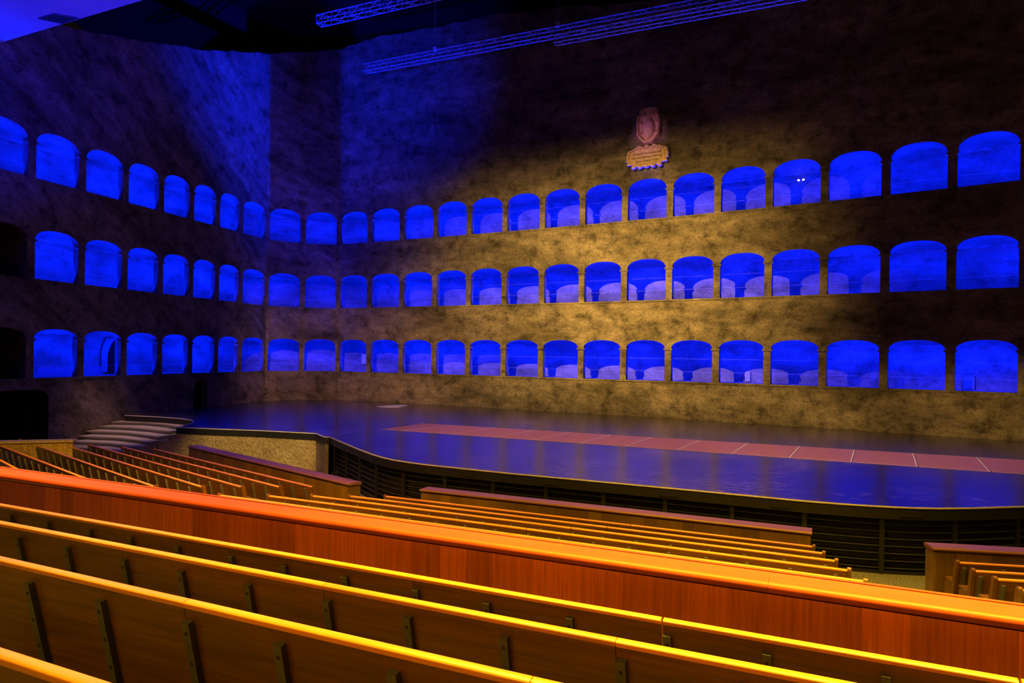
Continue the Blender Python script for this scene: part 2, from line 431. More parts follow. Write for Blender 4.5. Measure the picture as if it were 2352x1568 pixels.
# gallery niche behind every arch: reveal, floor, vault and back wall of that bay
DARK = {(0, K0-1), (1, K0-1), (0, K0-2), (1, K0-2)}
wn = 0
_p0, DOOR_K, _ = bay_frame(240, 862, GAL); _p1, _k1, _ = bay_frame(264, 782, GAL)
_a = P[DOOR_K]+MIT[DOOR_K]*GAL; _b = P[DOOR_K+1]+MIT[DOOR_K+1]*GAL
_L = CUM[DOOR_K+1]-CUM[DOOR_K]
def _u(p): return (Vector((p.x, p.y, 0))-_a).dot((_b-_a).normalized())/(_b-_a).length*_L
DOOR_U = (max(0.1, _u(_p0)), min(_L-0.05, _u(_p1)) if _k1 == DOOR_K else _L-0.05); DOOR_Z = _p1.z
for t in range(3):
    s, sp, cr = TIERS[t]
    for k in range(K0-2, nP-2):
        wn += 1
        L = CUM[k+1]-CUM[k]; d = (P[k+1]-P[k])/L; cu = CUM[k]
        mb = MB()
        _, spz, cols = opening_pts(L, t)
        def face(u, z, w=0.0):
            a, b = P[k]+MIT[k]*w, P[k+1]+MIT[k+1]*w
            return a.lerp(b, u/L) + Vector((0, 0, z))
        outline = [(cols[0][0], s)] + cols + [(cols[-1][0], s)]
        acc = 0.0
        for (u0, z0), (u1, z1) in zip(outline, outline[1:]):
            st = math.hypot(u1-u0, z1-z0)
            nseg = 3
            for g in range(nseg):
                w0, w1 = THK*g/nseg, THK*(g+1)/nseg
                mb.poly([face(u0, z0, w0), face(u0, z0, w1), face(u1, z1, w1), face(u1, z1, w0)], 0,
                        [(cu+acc, w0), (cu+acc, w1), (cu+acc+st, w1), (cu+acc+st, w0)])
            acc += st
        zf, zc = s-0.02, s+cr+0.18
        mb.poly([face(cols[0][0], s), face(cols[-1][0], s), face(cols[-1][0], s, THK), face(cols[0][0], s, THK)], 0, [(cu, 0), (cu+L, 0), (cu+L, THK), (cu, THK)])
        mb.poly([face(0, zf, THK), face(L, zf, THK), face(L, zf, GAL), face(0, zf, GAL)], 0, [(cu, 3), (cu+L, 3), (cu+L, 4.3), (cu, 4.3)])
        # vaulted ceiling running along the gallery
        nv = 6
        for g in range(nv):
            def vp(i):
                a = math.pi*i/nv*0.5
                return THK + (GAL-THK)*math.sin(a)**1.0, zc - 0.34*(1-math.cos(a))
            (w0, z0), (w1, z1) = vp(g), vp(g+1)
            mb.poly([face(0, z0, w0), face(0, z1, w1), face(L, z1, w1), face(L, z0, w0)], 0, [(cu, w0), (cu, w1), (cu+L, w1), (cu+L, w0)])
        zv = zc-0.34
        nb = 3
        for g in range(nb):
            if t == 0 and k == DOOR_K: break
            mb.poly([face(L*g/nb, zf, GAL), face(L*(g+1)/nb, zf, GAL), face(L*(g+1)/nb, zv, GAL), face(L*g/nb, zv, GAL)], 0,
                    [(cu+L*g/nb, zf), (cu+L*(g+1)/nb, zf), (cu+L*(g+1)/nb, zv), (cu+L*g/nb, zv)])
        if t == 0 and k == DOOR_K:           # dark doorway through the back wall
            h0, h1, w = DOOR_U[0], DOOR_U[1], GAL
            for u0, u1, z0, z1 in ((0, h0, zf, zv), (h1, L, zf, zv), (h0, h1, DOOR_Z, zv)):
                mb.poly([face(u0, z0, w), face(u1, z0, w), face(u1, z1, w), face(u0, z1, w)], 0, [(cu+u0, z0), (cu+u1, z0), (cu+u1, z1), (cu+u0, z1)])
            ring = [(h0, zf), (h0, DOOR_Z), (h1, DOOR_Z), (h1, zf)]
            for (u0, z0), (u1, z1) in zip(ring, ring[1:] + ring[:1]):
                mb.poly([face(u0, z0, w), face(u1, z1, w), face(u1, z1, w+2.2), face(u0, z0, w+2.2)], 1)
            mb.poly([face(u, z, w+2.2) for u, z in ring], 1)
        if (t, k) in DARK and k == K0-1:    # cross wall that shuts the unlit end off
            mb.poly([face(L*0.97, zf, THK), face(L*0.97, zf, GAL), face(L*0.97, zc, GAL), face(L*0.97, zc, THK)], 0, [(0, 0), (1, 0), (1, 2), (0, 2)])
        o = mb.build('window_%d' % wn, [M['plaster'], M['shade_black']], uv=True)
        tag(o, kind='structure')

# door and black lined recesses in the base of the left-hand rock wall
def recess(name, k, depth, mat, mats2=None):
    L = CUM[k+1]-CUM[k]; d = (P[k+1]-P[k])/L; n = NRM[k]
    sill, spring, cols = door_cols(L, k)
    mb = MB()
    out = [(cols[0][0], sill)] + cols + [(cols[-1][0], sill)]
    for (u0, z0), (u1, z1) in zip(out, out[1:] + out[:1]):
        a, b = P[k]+d*u0+Vector((0, 0, z0)), P[k]+d*u1+Vector((0, 0, z1))
        mb.poly([a, b, b+n*0.42, a+n*0.42], 0, [(u0, 0), (u1, 0), (u1, 0.3), (u0, 0.3)])
        mb.poly([a+n*0.42, b+n*0.42, b+n*depth, a+n*depth], 1, [(u0, 0), (u1, 0), (u1, depth), (u0, depth)])  # deeper part of the jamb painted black as shade
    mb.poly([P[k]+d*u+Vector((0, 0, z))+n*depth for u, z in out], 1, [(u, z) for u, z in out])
    return tag(mb.build(name, [mat, M['shade_black']], uv=True), kind='structure')
recess('door_1', K0+4, 1.8, M['rock_left'])
for i, k in enumerate((K0, K0-1, K0-2)): recess('door_%d' % (i+2), k, 2.6, M['shade_black'])  # near black recesses put where the wall foot is dark

# wire rails across the arches
def where(t, k):
    tier = ('bottom', 'middle', 'top')[t]
    if k < KC0: return tier, '%s arch before the corner bend along the side wall' % ORD[KC0-k]
    if k < KC1: return tier, ('steep' if k == KC0 else 'broad') + ' corner arch ' + ('nearer the side wall' if k == KC0 else 'nearer the long wall')
    return tier, '%s arch past the corner along the long wall' % ORD[k-KC1+1]
for t in range(3):
    s, sp, cr = TIERS[t]
    for k in range(K0-1, nP-4):
        if (t, k) in DARK: continue
        L = CUM[k+1]-CUM[k]; d = (P[k+1]-P[k])/L; n = NRM[k]
        c = P[k] + n*0.20 + Vector((0, 0, s))
        tier, w = where(t, k)
        e = empty('wire_rail', c + d*(L/2), math.atan2(d.y, d.x), 'thin wire rail in %s tier, %s' % (tier, w), 'rail', 'wire rails across the arches')
        h = L/2 - PIL
        mb = MB(); mb.tube((-h, 0, 0.50), (h, 0, 0.50), 0.005, 6); mb.build('lower_wire', M['cable'], e)
        mb = MB(); mb.tube((-h, 0, 1.15), (h, 0, 1.15), 0.0022, 5); mb.build('upper_wire', M['cable'], e)

# ----------------------------------------------------------------------------- floors, roof, soffit
mb = MB(); mb.box(-28, 30, -6, 50, -0.25, 0.0); tag(mb.build('floor', M['carpet']), kind='structure')
mb = MB(); mb.box(-31, 36, 14, 57, 27.5, 27.9)
tag(mb.build('ceiling', M['dark_roof']), kind='structure')
BD = Vector((math.cos(math.radians(-24.6)), math.sin(math.radians(-24.6)), 0))   # along the main rows
BN = Vector((-BD.y, BD.x, 0))                                                      # towards the stage
def rowpt(x, p, z=0.0): return BD*x + BN*p + Vector((0, 0, z))
# soffit of the auditorium ceiling with its straight front edge
SZ = 16.7
sp0 = at_z(0, 98, 2*CAMZ-SZ) ; e0 = Vector((lvl(0, 98)[0]/F, 1, 0)) * (F*(SZ-CAMZ)/-lvl(0, 98)[1])
pe = e0.dot(BN)
mb = MB()
Ts = Matrix(((BD.x, BN.x, 0, 0), (BD.y, BN.y, 0, 0), (0, 0, 1, 0), (0, 0, 0, 1)))
mb.box(-34, 16, -8, pe, SZ, SZ+0.35, 0, Ts)
tag(mb.build('ceiling_soffit', M['soffit']), kind='structure')
hq = [(87, 41), (123, 30), (180, 40), (143, 52.5)]
hp = [Vector((lvl(x, y)[0], F, 0)) * ((SZ-CAMZ)/-lvl(x, y)[1]) for x, y in hq]
hc = sum(hp, Vector())/4
e = empty('ceiling_hatch', hc + Vector((0, 0, SZ)), 0, 'dark square hatch set in the blue lit soffit', 'hatch')
mb = MB()
lo = [p-hc+Vector((0, 0, -0.03)) for p in hp]; hi = [p-hc for p in hp]
mb.poly(lo); mb.poly(hi[::-1])
for i in range(4): mb.poly([lo[i], lo[(i+1) % 4], hi[(i+1) % 4], hi[i]])
mb.build('cover', M['black'], e)
mb = MB()
for i in range(4): mb.tube(lo[i], lo[(i+1) % 4], 0.015, 5)
mb.build('rim', M['iron'], e)
# dark roof girders above the stage
for i, (a, b) in enumerate([((330, 0), (640, 116)), ((455, 0), (458, 118)), ((1040, 0), (1135, 45)), ((940, 0), (950, 30))]):
    pass

# ----------------------------------------------------------------------------- stage
edge_px = [(283, 953.3), (320, 955), (363, 957), (409, 960.4), (433.4, 963.6), (441.5, 966), (444, 968.3), (438.5, 972.5), (417, 978.3), (404, 980.8), (500, 984.8), (591, 988), (724, 995), (744, 1003),
           (754.6, 1002.8), (775, 1011.5), (798, 1021), (825, 1032.5), (854, 1043.3), (876, 1049.8), (900, 1055.4), (936, 1061.2), (976.5, 1066.6), (1068, 1076.2), (1188, 1088.3), (1334, 1101.7), (1500, 1117),
           (1630, 1129.3), (1752, 1141), (1850, 1150.2), (1930, 1156.5), (2000, 1161.2), (2058, 1164.3), (2110, 1166.4), (2160, 1167.2), (2237, 1166.5), (2352, 1163), (2480, 1156), (2650, 1143), (2850, 1122)]
edge = [at_z(x, y, STAGE) for x, y in edge_px]
edge[0] = edge[0] + (edge[1]-edge[0])*0.06
FH = 0.265
stage = empty('stage', (0, 24, 0), 0, 'wide dark stage with satin deck and curved black front edge', 'stage')
def loc(p): return Vector(p) - Vector((0, 24, 0))
inner_wall = [P[k] - NRM[min(k, nP-2)]*0.0 for k in range(K0+2, nP-2)]
def offset(path, dist):
    out = []
    for i, p in enumerate(path):
        a, b = path[max(0, i-1)], path[min(len(path)-1, i+1)]
        t = (b-a).normalized(); out.append(p + Vector((-t.y, t.x, 0))*dist)
    return out
poly = edge + [Vector((22.9, 20.6, STAGE)), Vector((22.9, 24.4, STAGE))]
for k in range(nP-3, K0+2, -1): poly.append(Vector((P[k].x, P[k].y, STAGE)) - MIT[k]*0.045)
poly = [loc(p) for p in poly]
mb = MB(); mb.poly(poly)
down = Vector((0, 0, -0.03))
for i in range(len(poly)):
    j = (i+1) % len(poly)
    mb.poly([poly[i]+down, poly[j]+down, poly[j], poly[i]])
deck = mb.build('deck', M['deck'], stage)
ep = [loc(p) for p in edge]
def band(path, z0, z1, th, mat, name, parent=stage, ins=0.0):
    a = offset(path, -0.0 + ins); b = offset(path, th + ins)
    mb = MB()
    for i in range(len(path)-1):
        A0, A1, B0, B1 = a[i], a[i+1], b[i], b[i+1]
        def z(p, h): return Vector((p.x, p.y, h))
        mb.poly([z(A0, z0), z(A1, z0), z(A1, z1), z(A0, z1)])
        mb.poly([z(B0, z0), z(B0, z1), z(B1, z1), z(B1, z0)])
        mb.poly([z(A0, z1), z(A1, z1), z(B1, z1), z(B0, z1)])
        mb.poly([z(A0, z0), z(B0, z0), z(B1, z0), z(A1, z0)])
    return mb.build(name, mat, parent)
band(ep, STAGE-FH, STAGE-0.018, 0.06, M['black'], 'fascia', ins=0.012)
tag(band(ep[:], STAGE-0.02, STAGE+0.006, 0.05, M['edge'], 'edge_strip', ins=-0.004), 'pale edge strip')
# seam and scribed arc in the deck
def deck_line(pts, w, mat, name):
    mb = MB(); z = Vector((0, 0, 0.0022)); pts = [loc(p)+z for p in pts]
    L_, R_ = offset(pts, w/2), offset(pts, -w/2)
    for i in range(len(pts)-1): mb.poly([R_[i], R_[i+1], L_[i+1], L_[i]])
    mb.build(name, mat, stage)
deck_line([at_z(772, 1003.5, STAGE), at_z(800, 998.5, STAGE), at_z(861, 987.6, STAGE)], 0.03, M['hole'], 'deck_seam')
deck_line([at_z(x, y, STAGE) for x, y in ((1195, 975), (1225, 976), (1250, 979), (1268, 983), (1275, 988))], 0.02, M['strip'], 'scribed_arc')
# louvred front below the fascia
i0 = 14
lp = ep[i0:]
band(lp, 0.0, STAGE-FH, 0.04, M['shade_black'], 'louvre_back', ins=0.36)  # near black sheet gives the shade behind the slats
NS = 7
zs = [0.12 + i*0.158 for i in range(NS)]
for z in zs:
    tag(band(lp, z, z+0.010, 0.07, M['slat'], 'slat', ins=0.13), None)
band(lp, 0.0, 0.07, 0.04, M['black'], 'kick_board', ins=0.14)
# posts at even steps along the curve
off = offset(lp, 0.10); acc = 0.0; nxt = 0.35
for i in range(len(off)-1):
    sl = (off[i+1]-off[i]).length; t = (off[i+1]-off[i]).normalized()
    while nxt <= acc+sl and len(off) > 1:
        c = off[i] + t*(nxt-acc)
        mb = MB()
        T = Matrix.Translation((c.x, c.y, 0)) @ Matrix.Rotation(math.atan2(t.y, t.x), 4, 'Z')
        mb.box(-0.05, 0.05, 0, 0.05, 0, STAGE-FH, 0, T)
        mb.build('post', M['black'], stage)
        nxt += 1.55
    acc += sl
# shallow access flaps in the fascia
for x0, x1 in ((1056, 1089), (1514, 1556), (1769, 1817), (2068, 2118), (1248, 1283)):
    ys = float(np.interp(0.5*(x0+x1), [p[0] for p in edge_px], [p[1] for p in edge_px]))
    a = loc(at_z(x0, float(np.interp(x0, [p[0] for p in edge_px], [p[1] for p in edge_px])), STAGE)); b = loc(at_z(x1, float(np.interp(x1, [p[0] for p in edge_px], [p[1] for p in edge_px])), STAGE))
    t = (b-a).normalized(); T = Matrix.Translation((a.x, a.y, 0)) @ Matrix.Rotation(math.atan2(t.y, t.x), 4, 'Z')
    mb = MB(); mb.box(0, (b-a).length, -0.012, 0.02, STAGE-0.20, STAGE-0.075, 0, T)
    mb.build('flap', M['hole'], stage)

# boards of the wooden strip across the deck
bot = [(863, 987.5), (917, 990.4), (1032, 997.3), (1137, 1003.2), (1228, 1009.5), (1333, 1016.8), (1437, 1024.5), (1555, 1034), (1681, 1043), (1815, 1051), (1956, 1062), (2110, 1073.5), (2277.5, 1084.4), (2460, 1096)]
top = [(969, 972.2), (1047, 976.3), (1142, 982), (1234, 987.3), (1314, 992), (1407, 997.5), (1500, 1003), (1610, 1010.5), (1719, 1018), (1838, 1025), (1964, 1032), (2099, 1041), (2245, 1049.5), (2405, 1059)]
# straighten both long edges through their end points in plan
bz = STAGE + 0.004
bP = [at_z(x, y, bz) for x, y in bot]; tP = [at_z(x, y, bz) for x, y in top]
def fitline(ps):
    a = np.array([(p.x, p.y) for p in ps]); c = a.mean(0); u, s_, v = np.linalg.svd(a-c)
    return [Vector((*(c + v[0]*np.dot(q-c, v[0])), bz)) for q in a]
bP, tP = fitline(bP), fitline(tP)
for i in range(len(bP)-1):
    q = [bP[i], bP[i+1], tP[i+1], tP[i]]
    c = sum(q, Vector())/4
    q = [c + (p-c)*0.985 for p in q]
    lab = 'reddish wooden board, %s from the steps end of the strip on stage' % ORD[i+1]
    e = empty('stage_board', (c.x, c.y, STAGE), 0, lab, 'board', 'boards of the strip across the stage')
    mb = MB(); lowq = [p - Vector((c.x, c.y, STAGE)) for p in q]
    for p in lowq: p.z = 0.0006
    hi = [p + Vector((0, 0, 0.005)) for p in lowq]
    mb.poly(hi)
    for a in range(4): mb.poly([lowq[a], lowq[(a+1) % 4], hi[(a+1) % 4], hi[a]])
    mb.build('board', M['strip'], e)
    mb = MB()
    j, k_, l_ = [Vector((p.x-c.x, p.y-c.y, 0))*0.968 for p in (bP[i+1], tP[i+1], bP[i])]
    w = 0.018
    dj = (k_-j).normalized(); nj = Vector((-dj.y, dj.x, 0))
    for a, b in ((j, k_), (l_, j)):
        dd = (b-a).normalized(); nn = Vector((-dd.y, dd.x, 0))*w
        T4 = [a-nn, b-nn, b+nn, a+nn]
        mb.poly([p+Vector((0, 0, 0.0075)) for p in T4])
        for z in range(4): mb.poly([T4[z]+Vector((0, 0, 0.001)), T4[(z+1) % 4]+Vector((0, 0, 0.001)), T4[(z+1) % 4]+Vector((0, 0, 0.0075)), T4[z]+Vector((0, 0, 0.0075))])
    mb.build('joint_tape', M['edge'], e)
q = [at_z(x, y, STAGE+0.02) for x, y in ((865, 932.8), (891, 935.2), (917, 934.6), (937, 930.2), (905, 929.8))]
q = [q[0], q[1], q[2], q[3], q[4]]
c = sum(q, Vector())/5
e = empty('floor_board', (c.x, c.y, STAGE), 0, 'small pale flat board lying on the stage near the rock wall', 'board')
mb = MB(); lowq = [p-c for p in q]
for p in lowq: p.z = 0.001
hi = [p+Vector((0, 0, 0.02)) for p in lowq]
mb.poly(hi)
for a in range(5): mb.poly([lowq[a], lowq[(a+1) % 5], hi[(a+1) % 5], hi[a]])
mb.build('panel', M['pale'], e)

# stuccoed stone wall under the side of the stage
sw = [p.copy() for p in edge[9:15]]
sw = offset(sw, 0.04)
mb = MB()
for a, b in zip(sw, sw[1:]):
    L = (b-a).length
    mb.poly([Vector((a.x, a.y, -0.05)), Vector((b.x, b.y, -0.05)), Vector((b.x, b.y, STAGE-FH-0.004)), Vector((a.x, a.y, STAGE-FH-0.004))])
last = sw[-1]; t = (sw[-1]-sw[-2]).normalized(); nn = Vector((-t.y, t.x, 0))
mb.poly([Vector((last.x, last.y, -0.05)), Vector((last.x, last.y, -0.05))+nn*1.2, Vector((last.x, last.y, STAGE-FH-0.004))+nn*1.2, Vector((last.x, last.y, STAGE-FH-0.004))])
f0 = sw[0]
mb.poly([Vector((f0.x, f0.y, -0.05)), Vector((f0.x, f0.y, STAGE-FH-0.004)), Vector((f0.x, f0.y, STAGE-FH-0.004))+Vector((.3, 2.6, 0)), Vector((f0.x, f0.y, -0.05))+Vector((.3, 2.6, 0))])
dl = (sw[0]-sw[1]).normalized(); nl = Vector((dl.y, -dl.x, 0))
if nl.y < 0: nl = -nl
for q in range(2):                                    # the wall steps down beside the stairs
    a, b = sw[0]+dl*0.42*q, sw[0]+dl*0.42*(q+1); h = STAGE-0.30-0.147*(q+1)
    c4 = [a, b, b+nl*0.35, a+nl*0.35]
    for u in range(4):
        p, r = c4[u], c4[(u+1) % 4]
        mb.poly([Vector((p.x, p.y, -0.05)), Vector((r.x, r.y, -0.05)), Vector((r.x, r.y, h)), Vector((p.x, p.y, h))])
    mb.poly([Vector((p.x, p.y, h)) for p in c4])
tag(mb.build('wall_stage_side', M['stucco']), kind='structure')

# broad stone steps between the side wall and the stage
lips = [[(256, 967), (330, 969), (380, 973.5), (413, 979.5)], [(240, 978), (300, 980.5), (350, 985), (390, 990)], [(223, 989.5), (290, 992), (335, 997.5), (366, 1002.5)],
        [(206, 1001.5), (270, 1004), (315, 1009.5), (344, 1014.5)], [(190, 1014), (250, 1016.5), (295, 1022), (322, 1026.5)], [(175, 1027), (235, 1030), (275, 1034.5), (303, 1039)], [(160, 1041), (220, 1043.5), (285, 1051)]]
def in_room(p, margin=0.05):
    k = K0+1
    best = min(range(K0-2, KC0), key=lambda k: abs((p-(P[k]+P[k+1])/2).length))
    dist = (Vector((p.x, p.y, 0))-P[best]).dot(NRM[best])
    return p - NRM[best]*(dist+margin) if dist > -margin else p
for i, lp_ in enumerate(lips):
    z = STAGE - 0.275 - 0.147*i
    L = [at_z(x, y, z) for x, y in lp_]
    t0 = (L[1]-L[0]).normalized()
    L[0] = L[0] - t0*0.6
    for _ in range(3): L[0] = in_room(L[0])
    back = Vector((0.28, 0.96, 0))*1.1
    c = sum(L, Vector())/len(L)
    e = empty('stone_step', (c.x, c.y, z-0.147), 0, '%s broad worn stone step counted down from the stage' % ORD[i+1], 'step', 'stone steps beside the stage')
    mb = MB()
    base = Vector((c.x, c.y, z-0.147))
    e.location.z += 0.003
    fr = [p-base for p in L]; bk = [in_room(p+back)-base for p in L]
    ring = fr + bk[::-1]
    up = [Vector((p.x, p.y, 0.142)) for p in ring]; dn = [Vector((p.x, p.y, 0.0)) for p in ring]
    mb.poly(up); mb.poly(dn[::-1])
    for a in range(len(ring)):
        b = (a+1) % len(ring); mb.poly([dn[a], dn[b], up[b], up[a]])
    mb.build('tread', M['stucco'] if i > 9 else M['step'] if 'step' in M else M['concrete'], e)
    # overhanging nosing
    mb = MB()
    for a, b in zip(fr, fr[1:]):
        t = (b-a).normalized(); nn = Vector((t.y, -t.x, 0))*0.05
        T4 = [a, b, b+nn, a+nn]
        u4 = [Vector((p.x, p.y, 0.1425)) for p in T4]; d4 = [Vector((p.x, p.y, 0.09)) for p in T4]
        mb.poly(u4); mb.poly(d4[::-1])
        for s_ in range(4): mb.poly([d4[s_], d4[(s_+1) % 4], u4[(s_+1) % 4], u4[s_]])
    mb.build('nosing', M['concrete'], e)

# low stucco wall with grey coping behind the side block, and its little railing
a, b = at_d(-60, 1005, 20.0), at_d(166, 1019, 20.7)
a.z = b.z = (a.z+b.z)/2
d = (b-a); L = d.length; d.normalize()
T = Matrix.Translation((a.x, a.y, 0)) @ Matrix.Rotation(math.atan2(d.y, d.x), 4, 'Z')
mb = MB(); mb.box(0, L, 0, 0.25, -0.02, a.z-0.07, 0, T)
tag(mb.build('wall_low', M['stucco']), kind='structure')
mb = MB(); mb.box(-0.03, L+0.03, -0.04, 0.29, a.z-0.07, a.z, 0, T)
tag(mb.build('trim_coping', M['concrete']), kind='structure')
r0, r1 = at_d(168, 1020, 23.6), at_d(206, 1021, 23.6)
zt = (r0.z+r1.z)/2
e = empty('metal_railing', (r0.x, r0.y, 0), 0, 'small grey metal railing beside the low coped wall', 'railing')
w = r1.x-r0.x
mb = MB(); mb.tube((0, 0, zt), (w, 0, zt), 0.018, 8); mb.build('handrail', M['metal'], e)
for i in range(6):
    mb = MB(); mb.tube((w*i/5, 0, 0), (w*i/5, 0, zt), 0.009, 6); mb.build('baluster', M['metal'], e)

# ----------------------------------------------------------------------------- benches
BH = 0.83          # height of the backrest top above its floor
TILT = math.radians(12)
SEC = 1.8
def tl(y, z):      # backrest frame: y through the board (towards stage +), z along it down from the top
    return (y*math.cos(TILT) + z*math.sin(TILT), BH + y*math.sin(TILT)*-1*-1*0 - z*math.cos(TILT) + y*math.sin(TILT))
def make_bench(L, brackets, ends=(False, False), holes=True):
    e = empty('bench', (0, 0, 0))
    th = 0.042
    # backrest board with a rounded top
    prof = [tl(-th/2, 0.72), tl(-th/2, 0.026)]
    mb = MB(); prof += [tl(th/2, 0.026), tl(th/2, 0.72)]
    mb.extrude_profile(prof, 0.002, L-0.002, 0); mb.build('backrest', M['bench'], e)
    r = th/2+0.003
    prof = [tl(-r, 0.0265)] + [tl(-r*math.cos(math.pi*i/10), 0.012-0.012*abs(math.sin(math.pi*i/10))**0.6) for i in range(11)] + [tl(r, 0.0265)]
    mb = MB(); mb.extrude_profile(prof, 0.002, L-0.002, 0); mb.build('top_rail', M['bench_lit_top'], e, smooth=True)
    mb = MB(); y0 = tl(0, 0.45)[0]
    mb.extrude_profile([(y0+0.005, 0.385), (y0+0.43, 0.40), (y0+0.45, 0.415), (y0+0.43, 0.43), (y0+0.005, 0.418)], 0.002, L-0.002, 0)
    mb.build('seat', M['bench'], e)
    for x in brackets:
        mb = MB(); w = 0.024
        zt, zb = 0.084, BH/math.cos(TILT)
        yb = tl(-th/2-0.001, 0)[0]
        pr = [tl(-th/2-0.0005, zt), tl(-th/2-0.034, zt), tl(-th/2-0.034, zb-0.01), tl(-th/2-0.0005, zb)]
        pr = [(y, max(0.0, z)) for y, z in pr]
        mb.extrude_profile(pr, x-w, x+w, 0)
        br = mb.build('bracket', M['iron'], e)
        for zz in (zt+0.055, zt+0.215, zt+0.375) if holes else ():
            mb = MB()
            c = tl(-th/2-0.0345, zz); c2 = tl(-th/2-0.0352, zz)
            ring = []
            for i in range(8):
                an = 2*math.pi*i/8
                q = tl(-th/2-0.0352, zz+0.011*math.sin(an)); ring.append(Vector((x+0.011*math.cos(an), *q)))
            mb.poly(ring); mb.build('bolt_hole', M['hole'], br)
    for side, on in enumerate(ends):
        if not on: continue
        xa, xb = (-0.05, 0.0) if side == 0 else (L, L+0.05)
        mb = MB()
        pr = [tl(-0.035, 0.90), tl(-0.045, 0.5), tl(-0.04, 0.0), tl(-0.03, -0.022), tl(0.0, -0.032), tl(0.035, -0.022), tl(0.045, 0.0), tl(0.045, 0.38), (tl(0, 0.45)[0]+0.3, 0.40), (tl(0, 0.45)[0]+0.34, 0.0)]
        pr = [(y, max(z, 0.0)) for y, z in pr]
        mb.extrude_profile(pr, xa, xb, 0)
        mb.build('end_panel', M['bench'], e)
    return e
PROTO = {}
def bench_at(origin, ang, L, ends, label, group, first=0.0):
    br = [max(x, 0.03) for x in (first+0.6*i for i in range(0, 8)) if x <= L-0.12]
    near_row = 'behind the long' in label
    key = (round(L, 3), ends, round(first, 3), near_row)
    if key not in PROTO:
        PROTO[key] = make_bench(L, br, ends, near_row); o = PROTO[key]
    else: o = copy_tree(PROTO[key])
    o.location = origin; o.rotation_euler = (0, 0, ang)
    tag(o, label, 'bench', group)
    return o
def row(a, b, ang, zt, ends, rowname, group, joint=None, toward='the stone steps', SEC=SEC):
    """a..b top end points in plan at backrest top height; joint = distance from a of one section joint"""
    d = Vector((math.cos(ang), math.sin(ang), 0))
    total = (b-a).dot(d)
    j = joint if joint is not None else 0.0
    j = j % SEC
    cuts = [0.0] + ([j] if j > 0.3 else []) 
    while cuts[-1] + SEC < total-0.35: cuts.append(cuts[-1]+SEC)
    cuts.append(total)
    n = len(cuts)-1
    for i in range(n):
        x0, x1 = cuts[i], cuts[i+1]
        L = math.floor((x1-x0)*100)/100
        first = 0.0 if (i > 0 or j <= 0.3) else (j % 0.6)
        o = a + d*x0; o = Vector((o.x, o.y, zt-BH))
        pos = 'only section' if n == 1 else ('%s section from %s' % (ORD[i+1], toward))
        bench_at(o, ang, L, (ends[0] and i == 0, ends[1] and i == n-1), 'wooden bench, %s, %s' % (rowname, pos), group, first if first > 0.02 else (0.08 if (i == 0 and ends[0]) else 0.0))
A = math.radians(-24.6)
def plan(px, py, H): 
    p = at_z(px, py, CAMZ-H); return p
# rows behind the long balustrade: (H below camera, distance, joint pixel)
def rowx(px, py, H): return plan(px, py, H).dot(BD)
near = [('front row behind the long balustrade', 1.605, 4.20, rowx(954, 1319, 1.605)), ('second row behind the long balustrade', 1.39, 3.27, rowx(741, 1342, 1.39)),
        ('third row behind the long balustrade', 1.20, 2.338, rowx(421, 1380.6, 1.20)), ('fourth row behind the long balustrade', 1.03, 1.387, rowx(150, 1530, 1.03)-0.5)]
GN = 'benches behind the long balustrade'
for nm, H, p, jx in near:
    x0 = jx - SEC*math.ceil((jx + (7.9 if H > 1.5 else 4.6 if H > 1.3 else 3.4 if H > 1.1 else 1.9))/SEC)
    x1 = {1.605: 4.6, 1.39: 2.9, 1.20: 1.55, 1.03: 0.2}[H]
    n = math.ceil((x1-x0)/SEC)
    off_ = 0.034
    row(rowx and rowpt(x0, p-0.0), rowpt(x0+n*SEC, p), A, CAMZ-H, (False, False), nm, GN, 0.0, 'the stone steps side')
# middle block beyond the balustrade
GM = 'benches of the middle block'
midr = [('front row of the middle block', 3.40, (882, 1139.7), (1865.5, 1251), (1740.3, 1232.6)), ('second row of the middle block', 3.272, (802, 1138.5), (1888.5, 1267), (1695, 1247.5)),
        ('third row of the middle block', 3.128, (716, 1138), (1918, 1284.5), (1622, 1252)), ('fourth row of the middle block', 2.985, (613, 1138.5), (1947, 1304.5), (1530, 1256)), ('fifth row of the middle block', 2.865, (507, 1136), (1984, 1333.3), (1510, 1272))]
for nm, H, l, r, j in midr:
    a, b = plan(*l, H), plan(*r, H)
    ang = math.atan2(b.y-a.y, b.x-a.x)
    # keep all rows parallel: use the common direction through the mid point
    m = (a+b)/2; h = (b-a).length/2
    a, b = m-BD*h, m+BD*h
    jj = (plan(*j, H)-a).dot(BD)
    row(a, b, A, CAMZ-H, (True, True), nm, GM, jj, 'the stone steps', 2.4)
# side block near the stone steps
AL = math.radians(-41.2); DL = Vector((math.cos(AL), math.sin(AL), 0))
GL = 'benches of the side block near the steps'
sider = [('front row of the side block', 3.30, (354, 1030), (719, 1117), True), ('second row of the side block', 3.18, (281, 1025), (643, 1117), True), ('third row of the side block', 3.08, (205, 1020), (556, 1117), True),
         ('fourth row of the side block', 2.98, (130, 1015), (465, 1117), True), ('fifth row of the side block', 2.90, (46, 1009), (356, 1116.5), True), ('sixth row of the side block', 2.72, (-10, 1018.5), (240, 1114), False), ('seventh row of the side block', 2.58, (-60, 1024), (100, 1108), False)]
for nm, H, l, r, ends in sider:
    a, b = plan(*l, H), plan(*r, H)
    ang = math.atan2(b.y-a.y, b.x-a.x)
    if b.dot(BN) < 6.15: b = a + (b-a)*((a.dot(BN)-6.15)/(a.dot(BN)-b.dot(BN)))
    if (b-a).length < 0.4 or a.dot(BN) < 6.3: continue
    row(a, b, ang, CAMZ-H, (ends, True), nm, GL, 0.0, 'the stone steps', 2.4)
